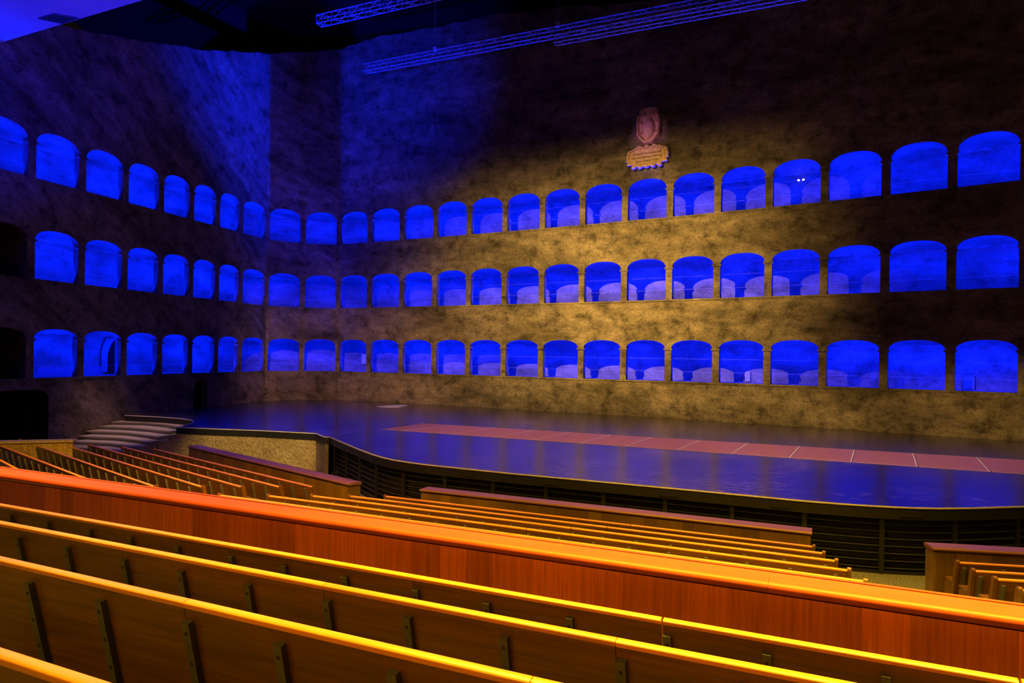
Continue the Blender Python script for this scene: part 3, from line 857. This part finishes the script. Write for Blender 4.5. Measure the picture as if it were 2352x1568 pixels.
# block past the middle aisle
AR = math.radians(-9.8)
GR = 'benches of the block past the aisle'
rr = [('front row past the wide aisle', 3.40, (2202, 1290)), ('second row past the wide aisle', 3.272, (2238, 1309)), ('third row past the wide aisle', 3.128, (2289, 1328)), ('fourth row past the wide aisle', 2.985, (2346, 1353))]
DR = Vector((math.cos(AR), math.sin(AR), 0))
for nm, H, l in rr:
    a = plan(*l, H); row(a, a+DR*2.4, AR, CAMZ-H, (True, False), nm, GR, 0.0)

# stepped floors under the rows
def tier(name, pts, z, mat=M['carpet_dark']):
    mb = MB()
    up = [Vector((p.x, p.y, z)) for p in pts]; dn = [Vector((p.x, p.y, -0.1)) for p in pts]
    mb.poly(up); mb.poly(dn[::-1])
    for i in range(len(pts)):
        j = (i+1) % len(pts); mb.poly([dn[i], dn[j], up[j], up[i]])
    tag(mb.build(name, mat), kind='structure')
def tiers(rows, d, n, x0, x1, back, front):
    """rows: (p, zfloor) from the rear to the front"""
    for i, (p, z) in enumerate(rows):
        p1 = rows[i+1][0]-0.06 if i+1 < len(rows) else p+front
        p0 = p-0.06 if i else p-back
        pts = [d*x0+n*p0, d*x1+n*p0, d*x1+n*p1, d*x0+n*p1]
        tier('floor_tier', pts, z-0.0005)
zf = lambda H: CAMZ-H-BH
tiers([(0.3, zf(0.86)), (1.387, zf(1.03)), (2.338, zf(1.20)), (3.27, zf(1.39)), (4.20, zf(1.605))], BD, BN, -9.5, 6.5, 1.5, 1.62)
mrows = []
for nm, H, l, r, j in reversed(midr):
    m = (plan(*l, H)+plan(*r, H))/2; mrows.append((m.dot(BN), zf(H)))
xl, xr = plan(*midr[0][2], 3.40).dot(BD)-0.1, plan(*midr[0][3], 3.40).dot(BD)+0.1
for i, (p, z) in enumerate(mrows):
    p1 = mrows[i+1][0]-0.06 if i+1 < len(mrows) else p+0.85
    nm, H, l, r, j = midr[4-i]
    pb = 0.06 if i else 2.6
    xa, xb = plan(*l, H).dot(BD)-0.15, plan(*r, H).dot(BD)+0.15
    tier('floor_tier', [BD*xa+BN*(p-pb), BD*xb+BN*(p-pb), BD*xb+BN*p1, BD*xa+BN*p1], z-0.0005)
def block_tiers(rows, front):
    pl = []
    for H, a, b in rows:
        d = (b-a).normalized(); n = Vector((-d.y, d.x, 0))
        pl.append((H, a-d*0.15, b+d*0.15, n))
    for i, (H, a, b, n) in enumerate(pl):
        if i+1 < len(pl):
            a2, b2 = pl[i+1][1], pl[i+1][2]
            # project next row line onto this row's end points
            w = (a2-a).dot(n)-0.06
        else: w = front
        tier('floor_tier', [a-n*0.06, b-n*0.06, b+n*w, a+n*w], zf(H)-0.0005)
block_tiers([(H, plan(*l, H), plan(*r, H)) for nm, H, l, r, e_ in reversed(sider)], 0.85)
block_tiers([(H, plan(*l, H), plan(*l, H)+DR*2.4) for nm, H, l in reversed(rr)], 0.85)

# ----------------------------------------------------------------------------- balustrade and front barriers
def barrier(name, origin, ang, L, zt, z0, width, label, mats, seams=(), strip=False, nose=0.035, panel_seams=True):
    """origin = near top edge of the cap at its steps-side end"""
    e = empty(name, Vector((origin.x, origin.y, z0)), ang, label, 'barrier' if name != 'balustrade' else 'balustrade')
    h = zt-z0
    cuts = [0.0] + sorted(s_ for s_ in seams if 0 < s_ < L) + [L]
    pc = cuts if panel_seams else [0.0, L]
    for i in range(len(pc)-1):
        x0, x1 = pc[i]+(0.003 if i else 0), pc[i+1]-(0.003 if i < len(pc)-2 else 0)
        mb = MB(); mb.box(x0, x1, nose+0.012, width-0.03, 0, h-nose*2-0.016); mb.build('panel', mats[0], e)
    mb = MB(); mb.box(0.004, L-0.004, nose+0.03, width-0.04, h-nose*2-0.018, h-nose*2+0.002); mb.build('shadow_gap', M['hole'], e)
    r = nose
    pr = [(r+r*math.cos(math.pi/2+math.pi*i/10), h-r+r*math.sin(math.pi/2+math.pi*i/10)) for i in range(11)]
    pr = [(y, z) for y, z in pr] + [(width-0.01, h-2*r), (width, h-2*r+0.01), (width, h-0.01), (width-0.01, h)]
    for i in range(len(cuts)-1):
        x0, x1 = cuts[i]+(0.001 if i else 0), cuts[i+1]-(0.001 if i < len(cuts)-2 else 0)
        mb = MB(); mb.extrude_profile(pr, x0-(0.02 if i == 0 else 0), x1+(0.02 if i == len(cuts)-2 else 0), 0); mb.build('cap', mats[1], e, smooth=True)
    if strip:
        mb = MB(); mb.box(-0.02, L+0.02, width+0.004, width+0.045, h-0.12, h+0.004); mb.build('back_moulding', mats[1], e)
    return e
zc = CAMZ-1.69
pn = 5.47
xa = at_z(-160, 1068, zc).dot(BD); xb = at_z(2560, 1470, zc).dot(BD)
barrier('balustrade', rowpt(xa, pn), A, xb-xa, zc, zf(1.605)-0.001, 0.30, 'long mahogany panelled balustrade with broad rounded cap across the seating', (M['veneer'], M['cap']), [at_z(1762, 1345, zc).dot(BD)-xa], True, 0.042, False)
zb = CAMZ-3.33
a, b = at_z(954.8, 1127, zb), at_z(1861.7, 1217, zb)
m = (a+b)/2; hl = (b-a).length/2
barrier('front_barrier', m-BD*hl, A, hl*2, zb, zf(3.40)-0.001, 0.40, 'long panelled wooden front barrier before the middle benches', (M['oak_veneer'], M['cap_far']), [hl*2*0.40, hl*2*0.66], False, 0.03)
zb2 = CAMZ-3.34
a, b = at_z(430.6, 1023.7, zb2), at_z(798, 1110.5, zb2); d = b-a
barrier('front_barrier', a, math.atan2(d.y, d.x), d.length, zb2, zf(3.30)-0.001, 0.42, 'wooden front barrier with violet sheen before the side benches by the steps', (M['oak_veneer'], M['cap_far']), [d.length*0.5], False, 0.03)
a = at_z(2146, 1258, zb)
barrier('front_barrier', a, AR, 3.6, zb, 0.0, 0.40, 'wooden front barrier past the aisle with its end panel showing', (M['oak_veneer'], M['cap_far']), [], False, 0.03)

# ----------------------------------------------------------------------------- crest and plaque on the rock wall
def wall_frame(px, py):
    """point on the long rock wall seen through a pixel, with its bay"""
    x, y = lvl(px, py)
    for k in range(KC1, nP-1):
        a, b = P[k], P[k+1]
        # ray (x/F*d, d)
        m = x/F
        den = (b.x-a.x) - m*(b.y-a.y)
        t = (m*a.y - a.x)/den
        if 0 <= t <= 1:
            p = a.lerp(b, t); return Vector((p.x, p.y, CAMZ - y/F*p.y)), k
c, k = wall_frame(1492.5, 291)
d = (P[k+1]-P[k]).normalized()
ang = math.atan2(d.y, d.x)
FR = -NRM[k]
e = empty('stone_crest', c + FR*0.06, ang, 'carved oval stone coat of arms high on the rock wall', 'crest')
e.scale = (KS, KS, KS)
# local: x along wall, -y out of the wall, z up
def dome(mb, rx, rz, prof, cx=0, cz=0, n=40, shape=None, mat=0):
    """rings of (scale, out) from the rim to the middle"""
    rings = []
    for s_, o_ in prof:
        R = []
        for i in range(n):
            an = 2*math.pi*i/n; q = shape(an) if shape else 1.0
            R.append(Vector((cx + rx*s_*q*math.cos(an), -o_, cz + rz*s_*q*math.sin(an))))
        rings.append(R)
    for a_, b_ in zip(rings, rings[1:]):
        for i in range(n):
            j = (i+1) % n; mb.poly([a_[i], a_[j], b_[j], b_[i]], mat)
    mb.poly(rings[-1], mat)
def shp(an):
    q = 1.0/((abs(math.cos(an))**2.7 + abs(math.sin(an))**2.7)**(1/2.7))
    if math.sin(an) < 0: q *= 1 - 0.06*abs(math.sin(2*an))
    for c0 in (0.72, math.pi-0.72): q -= 0.17*math.exp(-((an-c0)/0.07)**2)
    q += 0.03*math.sin(an*9)*(1 if an > math.pi else 0.4)
    if math.sin(an) > 0.5: q += 0.02
    return q
mb = MB(); dome(mb, 0.55, 0.80, [(1.0, -0.12), (1.0, 0.16), (0.95, 0.25), (0.86, 0.26), (0.80, 0.11), (0.70, 0.08), (0.4, 0.08), (0.1, 0.08)], n=72, shape=shp)
mb.build('frame', M['carved'], e, smooth=True)
mb = MB(); dome(mb, 0.27, 0.42, [(1.0, 0.07), (1.0, 0.18), (0.92, 0.24), (0.7, 0.30), (0.4, 0.335), (0.12, 0.345)], cz=-0.13, n=40)
mb.build('shield', M['carved'], e, smooth=True)
for sx in (-1, 1):
    for cz, r in ((0.16, 0.085), (-0.30, 0.07)):
        mb = MB(); dome(mb, r, r, [(1.0, 0.06), (1.0, 0.16), (0.7, 0.19), (0.55, 0.15), (0.35, 0.15), (0.28, 0.20), (0.05, 0.21)], cx=sx*(0.37 if cz > 0 else 0.36), cz=cz, n=20)
        mb.build('scroll', M['carved'], e, smooth=True)
mb = MB(); dome(mb, 0.40, 0.07, [(1.0, 0.07), (1.0, 0.2), (0.8, 0.23), (0.2, 0.24)], cz=0.42, n=32); mb.build('band', M['carved'], e, smooth=True)
for sx, w, h in ((-0.30, 0.14, 0.20), (0.0, 0.13, 0.17), (0.27, 0.17, 0.20)):
    mb = MB(); dome(mb, w, h, [(1.0, 0.06), (1.0, 0.15), (0.75, 0.2), (0.2, 0.22)], cx=sx*0.95, cz=0.60 if sx else 0.62, n=24); mb.build('mantling', M['carved'], e, smooth=True)
mb = MB(); dome(mb, 0.13, 0.10, [(1.0, 0.07), (1.0, 0.16), (0.6, 0.21), (0.1, 0.23)], cz=0.30, n=20); mb.build('mask', M['carved'], e, smooth=True)

c, k = wall_frame(1489, 361)
e = empty('stone_plaque', c + FR*0.05, ang, 'carved stone cartouche with blackletter inscription below the coat of arms', 'plaque')
e.scale = (KS, KS, KS)
def shq(an):
    cx_, sz_ = abs(math.cos(an)), abs(math.sin(an))
    q = 1.0/((cx_**3.2 + sz_**3.2)**(1/3.2))
    if math.sin(an) < -0.3: q *= 1 + 0.07*math.sin(an*17)
    elif math.sin(an) > 0.25: q *= 1 + 0.035*math.sin(an*13)
    return q
mb = MB(); dome(mb, 0.98, 0.44, [(1.0, -0.1), (1.0, 0.12), (0.96, 0.19), (0.88, 0.19), (0.84, 0.12)], n=96, shape=shq); mb.build('frame', M['carved'], e, smooth=True)
mb = MB(); dome(mb, 0.80, 0.335, [(1.0, 0.06), (1.0, 0.13), (0.96, 0.155), (0.90, 0.13), (0.5, 0.135), (0.1, 0.135)], n=64, shape=lambda an: 1.0/((abs(math.cos(an))**4+abs(math.sin(an))**4)**0.25)); mb.build('tablet', M['carved'], e, smooth=True)
for j in range(5):
    mb = MB(); dome(mb, 0.10, 0.075, [(1.0, 0.05), (1.0, 0.17), (0.6, 0.23), (0.1, 0.25)], cx=-0.62+0.30*j, cz=-0.445-(0.012 if j % 2 else 0), n=16); mb.build('scallop', M['carved'], e, smooth=True)
for sx in (-0.35, 0.0, 0.32):
    mb = MB(); dome(mb, 0.13, 0.07, [(1.0, 0.06), (1.0, 0.16), (0.6, 0.22), (0.1, 0.23)], cx=sx, cz=0.43, n=16); mb.build('scroll', M['carved'], e, smooth=True)
for i, txt in enumerate(('Joe:perfnof.conphuernof', 'oberalia Marmorz Princeps', 'gesta Venanti Gratia')):
    cu = bpy.data.curves.new('inscription', 'FONT'); cu.body = txt; cu.size = 0.145; cu.align_x = 'CENTER'; cu.extrude = 0.004; cu.resolution_u = 2
    cu.materials.append(M['ink'])
    tmp = bpy.data.objects.new('tmp_text', cu); COL.objects.link(tmp)
    bpy.context.view_layer.update()
    me = bpy.data.meshes.new_from_object(tmp.evaluated_get(bpy.context.evaluated_depsgraph_get()))
    bpy.data.objects.remove(tmp); me.materials.clear(); me.materials.append(M['ink'])
    o = bpy.data.objects.new('inscription', me); COL.objects.link(o); o.parent = e
    o.location = (0.0 if i < 2 else 0.02, -0.142, 0.10-0.165*i); o.rotation_euler = (math.pi/2, 0, 0)
    o.scale = (0.90, 1.0, 1.0)

# ----------------------------------------------------------------------------- lighting trusses
def truss(a, b, label, w=0.40, h=0.42, cables=()):
    d = (b-a); L = d.length; d.normalize()
    e = empty('lighting_truss', a, math.atan2(d.y, d.x), label, 'truss', 'lighting trusses under the roof')
    for y in (0, w):
        for z in (0, h):
            mb = MB(); mb.tube((0, y, z), (L, y, z), 0.032, 8); mb.build('chord', M['metal'], e)
    for nm, (y0, z0, y1, z1) in (('lower_lacing', (0, 0, w, 0)), ('front_lacing', (0, 0, 0, h)), ('upper_lacing', (0, h, w, h)), ('rear_lacing', (w, 0, w, h))):
        mb = MB(); n = int(L/0.5)
        for i in range(n):
            x0, x1 = L*i/n, L*(i+1)/n
            A_, B_ = (y0, z0), (y1, z1)
            if i % 2: A_, B_ = B_, A_
            mb.tube((x0, *A_), (x1, *B_), 0.014, 5)
            if i % 4 == 0: mb.tube((x0, y0, z0), (x0, y1, z1), 0.014, 5)
        mb.build(nm, M['metal'], e)
    return e
TZ = CAMZ+16.47
def at_up(px, py, z):
    x, y = lvl(px, py); d = F*(CAMZ-z)/y
    return Vector((x/F*d, d, z))
TD = Vector((math.cos(math.radians(-22.5)), math.sin(math.radians(-22.5)), 0))
t1 = at_up(834, 163, TZ); q1 = at_up(1640, 10, TZ); dd = (q1-t1).normalized()
truss(t1, t1+dd*26, 'longest lighting truss, hung in front of the rock wall')
t2 = at_up(726, 54, TZ); q2 = at_up(958, 1, TZ); d2 = (q2-t2).normalized()
truss(t2, t2+dd*12, 'short stretch of lighting truss by the dark roof, farther from the wall')
t3 = at_up(1271, 97, CAMZ+14.6); truss(t3, t3+dd*14, 'fainter lighting truss just below the longest one', 0.35, 0.35)
for (x, y, yt, lab) in ((998, 113, 3, 'thin hoist cable holding the free end of the longest truss'), (1281, 60, -40, 'thin hoist cable with bright clamp near the middle of the longest truss')):
    px_ = (x-834)/(1640-834)
    # foot on the truss line
    xx, yy = lvl(x, y)
    best = min((t1+dd*s_*0.05 for s_ in range(0, 520)), key=lambda p: abs(p.x/p.y*F-xx))
    foot = best + Vector((0, 0, 0.48))
    e = empty('hoist_cable', foot, 0, lab, 'cable', 'hoist cables of the trusses')
    mb = MB(); mb.tube((0, 0.17, 0), (0, 0.17, 27.5-foot.z), 0.016, 6); mb.build('wire', M['metal'], e)
    mb = MB(); mb.box(-0.09, 0.09, 0.06, 0.28, -0.02, 0.14); mb.build('clamp', M['pale'], e)

# roof girders, almost lost in the dark
def girder(a, b, label):
    d = (b-a); L = d.length
    e = empty('roof_girder', a, math.atan2(d.y, d.x), label, 'girder', 'dark girders under the roof')
    mb = MB(); mb.box(0, L, -0.15, 0.15, 0, 0.05); mb.build('lower_flange', M['dark_roof'], e)
    mb = MB(); mb.box(0, L, -0.03, 0.03, 0.05, 27.5-a.z); mb.build('web', M['dark_roof'], e)
za = 26.1
girder(at_up(420, 0, za), at_up(640, 112, za), 'dark roof girder sloping down to the corner of the rock wall')
girder(at_up(820, 82, za), at_up(1480, -8, za), 'long dark roof girder along the top of the rock wall')

# ----------------------------------------------------------------------------- small things in the galleries
for i, (x, y) in enumerate(((1834, 414), (1845, 412.5))):
    p, k, an = bay_frame(x, y)
    e = empty('gallery_lamp', p, an, 'tiny glowing lamp in a top arch, ' + ('nearer the coat of arms' if i == 0 else 'farther from the coat of arms'), 'lamp', 'pair of tiny lamps in a top arch')
    mb = MB(); dome(mb, 0.055, 0.045, [(1.0, 0.0), (0.9, 0.04), (0.4, 0.06)], n=10); mb.build('bulb', M['lamp'], e)
    mb = MB(); mb.box(-0.055, 0.055, -0.001, 0.07, -0.045, 0.045); mb.build('mount', M['iron'], e)
def wallbox(name, px0, py0, px1, py1, label, cat, mat, dp=0.12, depth=GAL-0.002):
    a, k, an = bay_frame(px0, py1, depth); b, _, _ = bay_frame(px1, py0, depth)
    w = math.hypot(b.x-a.x, b.y-a.y); h = b.z-a.z
    e = empty(name, a, an, label, cat)
    mb = MB(); mb.box(0, w, -dp, 0, 0, h); mb.build('case', mat, e)
    mb = MB(); mb.box(0.03, w-0.03, -dp-0.012, -dp, 0.03, h-0.03); mb.build('lid', mat, e)
    return e
wallbox('switch_cabinet', 833, 814, 843, 835, 'pale switch cabinet in the bottom arch just past the corner', 'cabinet', M['box'])
wallbox('junction_box', 1712, 853, 1724, 876, 'grey junction box low in a bottom arch below the coat of arms', 'box', M['curtain'], 0.1)
wallbox('equipment_case', 2212, 862, 2238, 893, 'dark outlined equipment case in the last full bottom arch', 'case', M['curtain'], 0.2)
# dark doorway with a draped curtain inside the second lit bottom arch
dd_ = (P[DOOR_K+1]-P[DOOR_K]).normalized(); ff = _a.lerp(_b, DOOR_U[0]/_L)
e = empty('gallery_curtain', Vector((ff.x, ff.y, TIERS[0][0]-0.02)), math.atan2(dd_.y, dd_.x), 'draped curtain drawn aside at a dark gallery doorway', 'curtain')
e.scale = (1.5, 1.0, (DOOR_Z-TIERS[0][0]+0.1)/1.52)
mb = MB(); nf = 24
def cpt(i, z):
    x = -0.22 + (0.24 + 0.10*max(0, (z-0.55)/0.95)**2)*i/nf + 0.20*max(0, (z-0.55)/0.95)**2 + 0.02*math.sin(z*4)
    return Vector((x, -0.10 - 0.03*math.sin(i*1.6), z))
for i in range(nf):
    for j in range(10):
        z0, z1 = 0.1+1.42*j/10, 0.1+1.42*(j+1)/10
        mb.poly([cpt(i, z0), cpt(i+1, z0), cpt(i+1, z1), cpt(i, z1)])
mb.build('drape', M['curtain'], e, smooth=True)
# slatted boarding low in the two lit bottom arches by the unlit end
for xa_, xb_, lab in ((84, 166, 'low slatted boarding in the first lit bottom arch of the side wall'), (196, 235, 'low slatted boarding beside the gallery curtain')):
    a, ka, an = bay_frame(xa_, 862, 1.8); b, kb, _ = bay_frame(xb_, 860, 1.8)
    d = Vector((b.x-a.x, b.y-a.y, 0)); wid = d.length
    e = empty('slat_boarding', Vector((a.x, a.y, TIERS[0][0]-0.02)), math.atan2(d.y, d.x), lab, 'boarding', 'slat boardings in the bottom gallery')
    for j in range(4):
        mb = MB(); mb.box(0, wid, -0.03, 0, 0.01+0.105*j, 0.085+0.105*j); mb.build('slat', M['iron'], e)

# ----------------------------------------------------------------------------- lights
def look(o, target):
    dirv = (Vector(target)-o.location).normalized()
    o.rotation_euler = dirv.to_track_quat('-Z', 'Y').to_euler()
def spot(name, loc_, target, power, col, angle, blend=0.5, size=0.15):
    l = bpy.data.lights.new(name, 'SPOT'); l.energy = power; l.color = col; l.spot_size = math.radians(angle); l.spot_blend = blend; l.shadow_soft_size = size
    o = bpy.data.objects.new(name, l); COL.objects.link(o); o.location = loc_; look(o, target); return o
def area(name, loc_, target, power, col, sx, sy, roll=None):
    l = bpy.data.lights.new(name, 'AREA'); l.shape = 'RECTANGLE'; l.size = sx; l.size_y = sy; l.energy = power; l.color = col
    o = bpy.data.objects.new(name, l); COL.objects.link(o); o.location = loc_
    return o
BLUE = (0.0, 0.012, 1.0)
AMB = (1.0, 0.60, 0.12)
# blue ceiling strips inside the galleries, and added floor strips
def strip_light(a, b, z, n, power_m, t, tilt, spread):
    d = (b-a); L = d.length; d.normalize()
    l = bpy.data.lights.new('gallery_strip', 'AREA'); l.shape = 'RECTANGLE'; l.size = L*0.985; l.size_y = 0.10; l.energy = power_m*L; l.color = BLUE_G
    o = bpy.data.objects.new('gallery_strip', l); COL.objects.link(o)
    o.location = (a+b)/2 + Vector((0, 0, z))
    l.spread = math.radians(spread)
    zdir = -(n*abs(tilt) + Vector((0, 0, -1.0 if tilt > 0 else 1.0))).normalized()       # light shines along -Z
    xdir = d; ydir = zdir.cross(xdir)
    o.matrix_world = Matrix.Translation(o.location) @ Matrix((xdir, ydir, zdir)).transposed().to_4x4()
BLUE_G = (0.0, 0.010, 1.0)
for t in range(3):
    s, sp, cr = TIERS[t]
    k = K0 if t < 2 else K0-2
    while k < nP-2:
        step = 1 if KC0-1 <= k < KC1+1 else 2
        step = min(step, nP-2-k)
        if k < KC0 and k+step > KC0: step = KC0-k
        w = 0.64
        a, b = P[k]+MIT[k]*w, P[k+step]+MIT[k+step]*w
        strip_light(a, b, s+cr+0.05, NRM[k], 82.0, t, 0.7, 112)
        a, b = P[k]+MIT[k]*0.36, P[k+step]+MIT[k+step]*0.36
        strip_light(a, b, s+0.03, NRM[k], 135.0, t, -0.28, 118)  # added upward strip to brighten the vault and jambs
        k += step
def shutter(lamp, edges):
    """barn-door cuts: each edge = (world point, world point, world point on the lit side, softness in radians)"""
    bpy.context.view_layer.update()
    inv = lamp.matrix_world.inverted()
    l = lamp.data; l.use_nodes = True; nt = l.node_tree
    em = [n for n in nt.nodes if n.type == 'EMISSION'][0]
    tc = N(nt, 'ShaderNodeTexCoord'); sx = N(nt, 'ShaderNodeSeparateXYZ'); nt.links.new(tc.outputs['Normal'], sx.inputs[0])
    def m(op, a, b=None):
        n = N(nt, 'ShaderNodeMath', operation=op)
        for i, q in enumerate((a, b)):
            if q is None: continue
            if isinstance(q, (int, float)): n.inputs[i].default_value = q
            else: nt.links.new(q, n.inputs[i])
        return n.outputs[0]
    nz = m('MULTIPLY', sx.outputs[2], -1.0)
    u, v = m('DIVIDE', sx.outputs[0], nz), m('DIVIDE', sx.outputs[1], nz)
    tot = None
    for A_, B_, C_, soft in edges:
        q = []
        for p in (A_, B_, C_):
            c = inv @ Vector(p); q.append((c.x/-c.z, c.y/-c.z))
        (x0, y0), (x1, y1), (x2, y2) = q
        nx, ny = -(y1-y0), (x1-x0); ln = math.hypot(nx, ny); nx, ny = nx/ln, ny/ln
        c0 = -(nx*x0+ny*y0)
        if nx*x2+ny*y2+c0 < 0: nx, ny, c0 = -nx, -ny, -c0
        val = m('ADD', m('ADD', m('MULTIPLY', u, nx), m('MULTIPLY', v, ny)), c0)
        mr = N(nt, 'ShaderNodeMapRange', interpolation_type='SMOOTHSTEP')
        mr.inputs['From Min'].default_value = -soft; mr.inputs['From Max'].default_value = soft
        nt.links.new(val, mr.inputs['Value'])
        tot = mr.outputs[0] if tot is None else m('MULTIPLY', tot, mr.outputs[0])
    nt.links.new(tot, em.inputs['Strength'])
def W(px, py):
    return bay_frame(px, py, 0.0)[0]
# amber front floods on the rock wall
o = spot('amber_flood', S(-4.4, 16.8, 15.0), W(1560, 730), 70000, AMB, 110, 1.0, 0.05)
shutter(o, [(W(1150, 300), W(1150, 880), W(1500, 600), 1.0), (W(1750, 500), W(1750, 900), W(1200, 600), 0.22), (W(900, 480), W(1700, 462), W(1300, 700), 0.24),
            (W(700, 905), W(1700, 948), W(1300, 700), 0.15)])
o = spot('amber_flood_side', S(-3.0, 9.0, 11.5), W(2150, 985), 20000, AMB, 40, 1.0, 0.1)
shutter(o, [(W(1700, 880), W(2300, 850), W(2100, 985), 0.035), (at_z(1500, 1045, STAGE), at_z(2300, 1105, STAGE), W(1300, 700), 0.06)])
o = spot('amber_corner_fill', S(-5.0, 9.6, 13.5), W(790, 840), 21000, (1.0, 0.50, 0.16), 40, 1.0, 0.1)  # extra flood added to brighten the wall base near the corner
shutter(o, [(W(600, 690), W(1100, 680), W(800, 880), 0.12), (W(560, 690), W(560, 890), W(800, 880), 0.05), (at_z(500, 945, STAGE), at_z(1100, 960, STAGE), W(800, 880), 0.05)])
# small added amber spot to brighten the stucco below the stage edge
spot('amber_side_fill', S(-1.0, 8.5, 11.0), at_z(590, 1035, 0.7), 20000, (1, 0.62, 0.16), 15, 0.7, 0.1)
spot('amber_top_fill', S(-12.5, 22.0, 15.0), at_z(310, 995, 0.8), 8500, (1.0, 0.52, 0.24), 22, 1.0, 0.1)  # top spot added to brighten the stone steps
# blue beams on the upper rock and soffit
o = spot('blue_beam', S(12.0, 12.0, 9.5), W(550, 270), 190000, BLUE, 27, 0.95, 0.1)
shutter(o, [(W(618, 150), W(618, 460), W(500, 300), 0.004), (W(395, 110), W(600, 560), W(560, 260), 0.06)])
o = spot('blue_beam', S(-9.0, 12.0, 9.0), W(850, 200), 44000, BLUE, 38, 1.0, 0.1)
shutter(o, [(W(786, 150), W(786, 450), W(900, 300), 0.012), (W(900, 470), W(1100, 400), W(900, 200), 0.12)])
spot('blue_uplight', S(-11.5, 13.0, 3.5), S(-15.0, 19.0, 14.2), 16000, (0.0, 0.0015, 1.0), 75, 0.8, 0.3)
o = spot('blue_wash_fill', S(-2.0, 13.0, 12.0), W(700, 560), 9000, (0.14, 0.06, 1.0), 40, 1.0, 0.2)  # added lamp standing in for the violet scatter round the corner
shutter(o, [(W(570, 300), W(570, 800), W(690, 560), 0.08)])
# added violet spot to tint and lift the coat of arms
spot('violet_fill', S(-9.0, 14.0, 4.0), W(1490, 315), 8500, (0.85, 0.28, 0.75), 5, 1.0, 0.1)
# soft amber spots added above to brighten the wooden strip of the stage
spot('amber_top_fill', S(-1.0, 22.0, 17.0), at_z(1250, 1000, STAGE), 10500, (1.0, 0.50, 0.22), 60, 1.0, 0.3)
spot('amber_top_fill', S(8.0, 15.0, 17.0), at_z(1950, 1045, STAGE), 5000, (1.0, 0.50, 0.22), 60, 1.0, 0.3)
# house lights over the benches
HOUSE = (1.0, 0.50, 0.025)
def down(loc_, target, power, sx, sy, spread, col=HOUSE):
    o = area('house_light', loc_, target, power, col, sx, sy); look(o, target); o.data.spread = math.radians(spread)
down(rowpt(-3.5, 5.62, 11.2), rowpt(-3.5, 5.5, 2), 1650, 4.0, 0.6, 110)
down(rowpt(1.8, 5.62, 11.2), rowpt(1.8, 5.5, 2), 1450, 4.0, 0.6, 84)
down(rowpt(-2.0, 12.4, 11.5), rowpt(-2.0, 12.0, 2), 560, 8.0, 0.6, 90)
down(rowpt(5.5, 12.4, 11.5), rowpt(5.5, 12.0, 2), 150, 4.0, 0.6, 90)
down((-6.0, 9.5, 11.0), (-8.2, 12.8, 1.5), 1500, 3.0, 1.0, 85, (1.0, 0.42, 0.03))
# low amber wash from the rear of the hall
o = down(rowpt(-4.0, -4.5, 8.5), rowpt(-2.0, 5.0, 1.8), 168, 8.0, 1.5, 110, (1.0, 0.46, 0.02))
# world: near dark with a trace of warm scatter
w = bpy.data.worlds.new('hall_dark'); scene.world = w; w.use_nodes = True
w.node_tree.nodes['Background'].inputs[0].default_value = (1.0, 0.62, 0.45, 1); w.node_tree.nodes['Background'].inputs[1].default_value = 0.0035

# ----------------------------------------------------------------------------- camera
cam = bpy.data.cameras.new('camera'); co = bpy.data.objects.new('camera', cam); COL.objects.link(co)
cam.sensor_fit = 'HORIZONTAL'; cam.sensor_width = 36.0; cam.lens = 36.0*F/2352.0
cam.shift_y = (YH-784.0)/2352.0; cam.clip_end = 300
co.matrix_world = Matrix.Translation((0, 0, CAMZ)) @ Matrix.Rotation(math.pi/2, 4, 'X') @ Matrix.Rotation(ROLL, 4, 'Z')
scene.camera = co
scene.view_settings.view_transform = 'Standard'; scene.view_settings.look = 'None'
scene.view_settings.exposure = 0.0; scene.view_settings.gamma = 1.0; scene.view_settings.use_curve_mapping = False
cy = scene.cycles
cy.max_bounces = 5; cy.diffuse_bounces = 3; cy.glossy_bounces = 3; cy.transmission_bounces = 1
cy.sample_clamp_indirect = 4.0; cy.use_denoising = True; cy.use_adaptive_sampling = True; cy.adaptive_threshold = 0.02; cy.caustics_reflective = False; cy.caustics_refractive = False
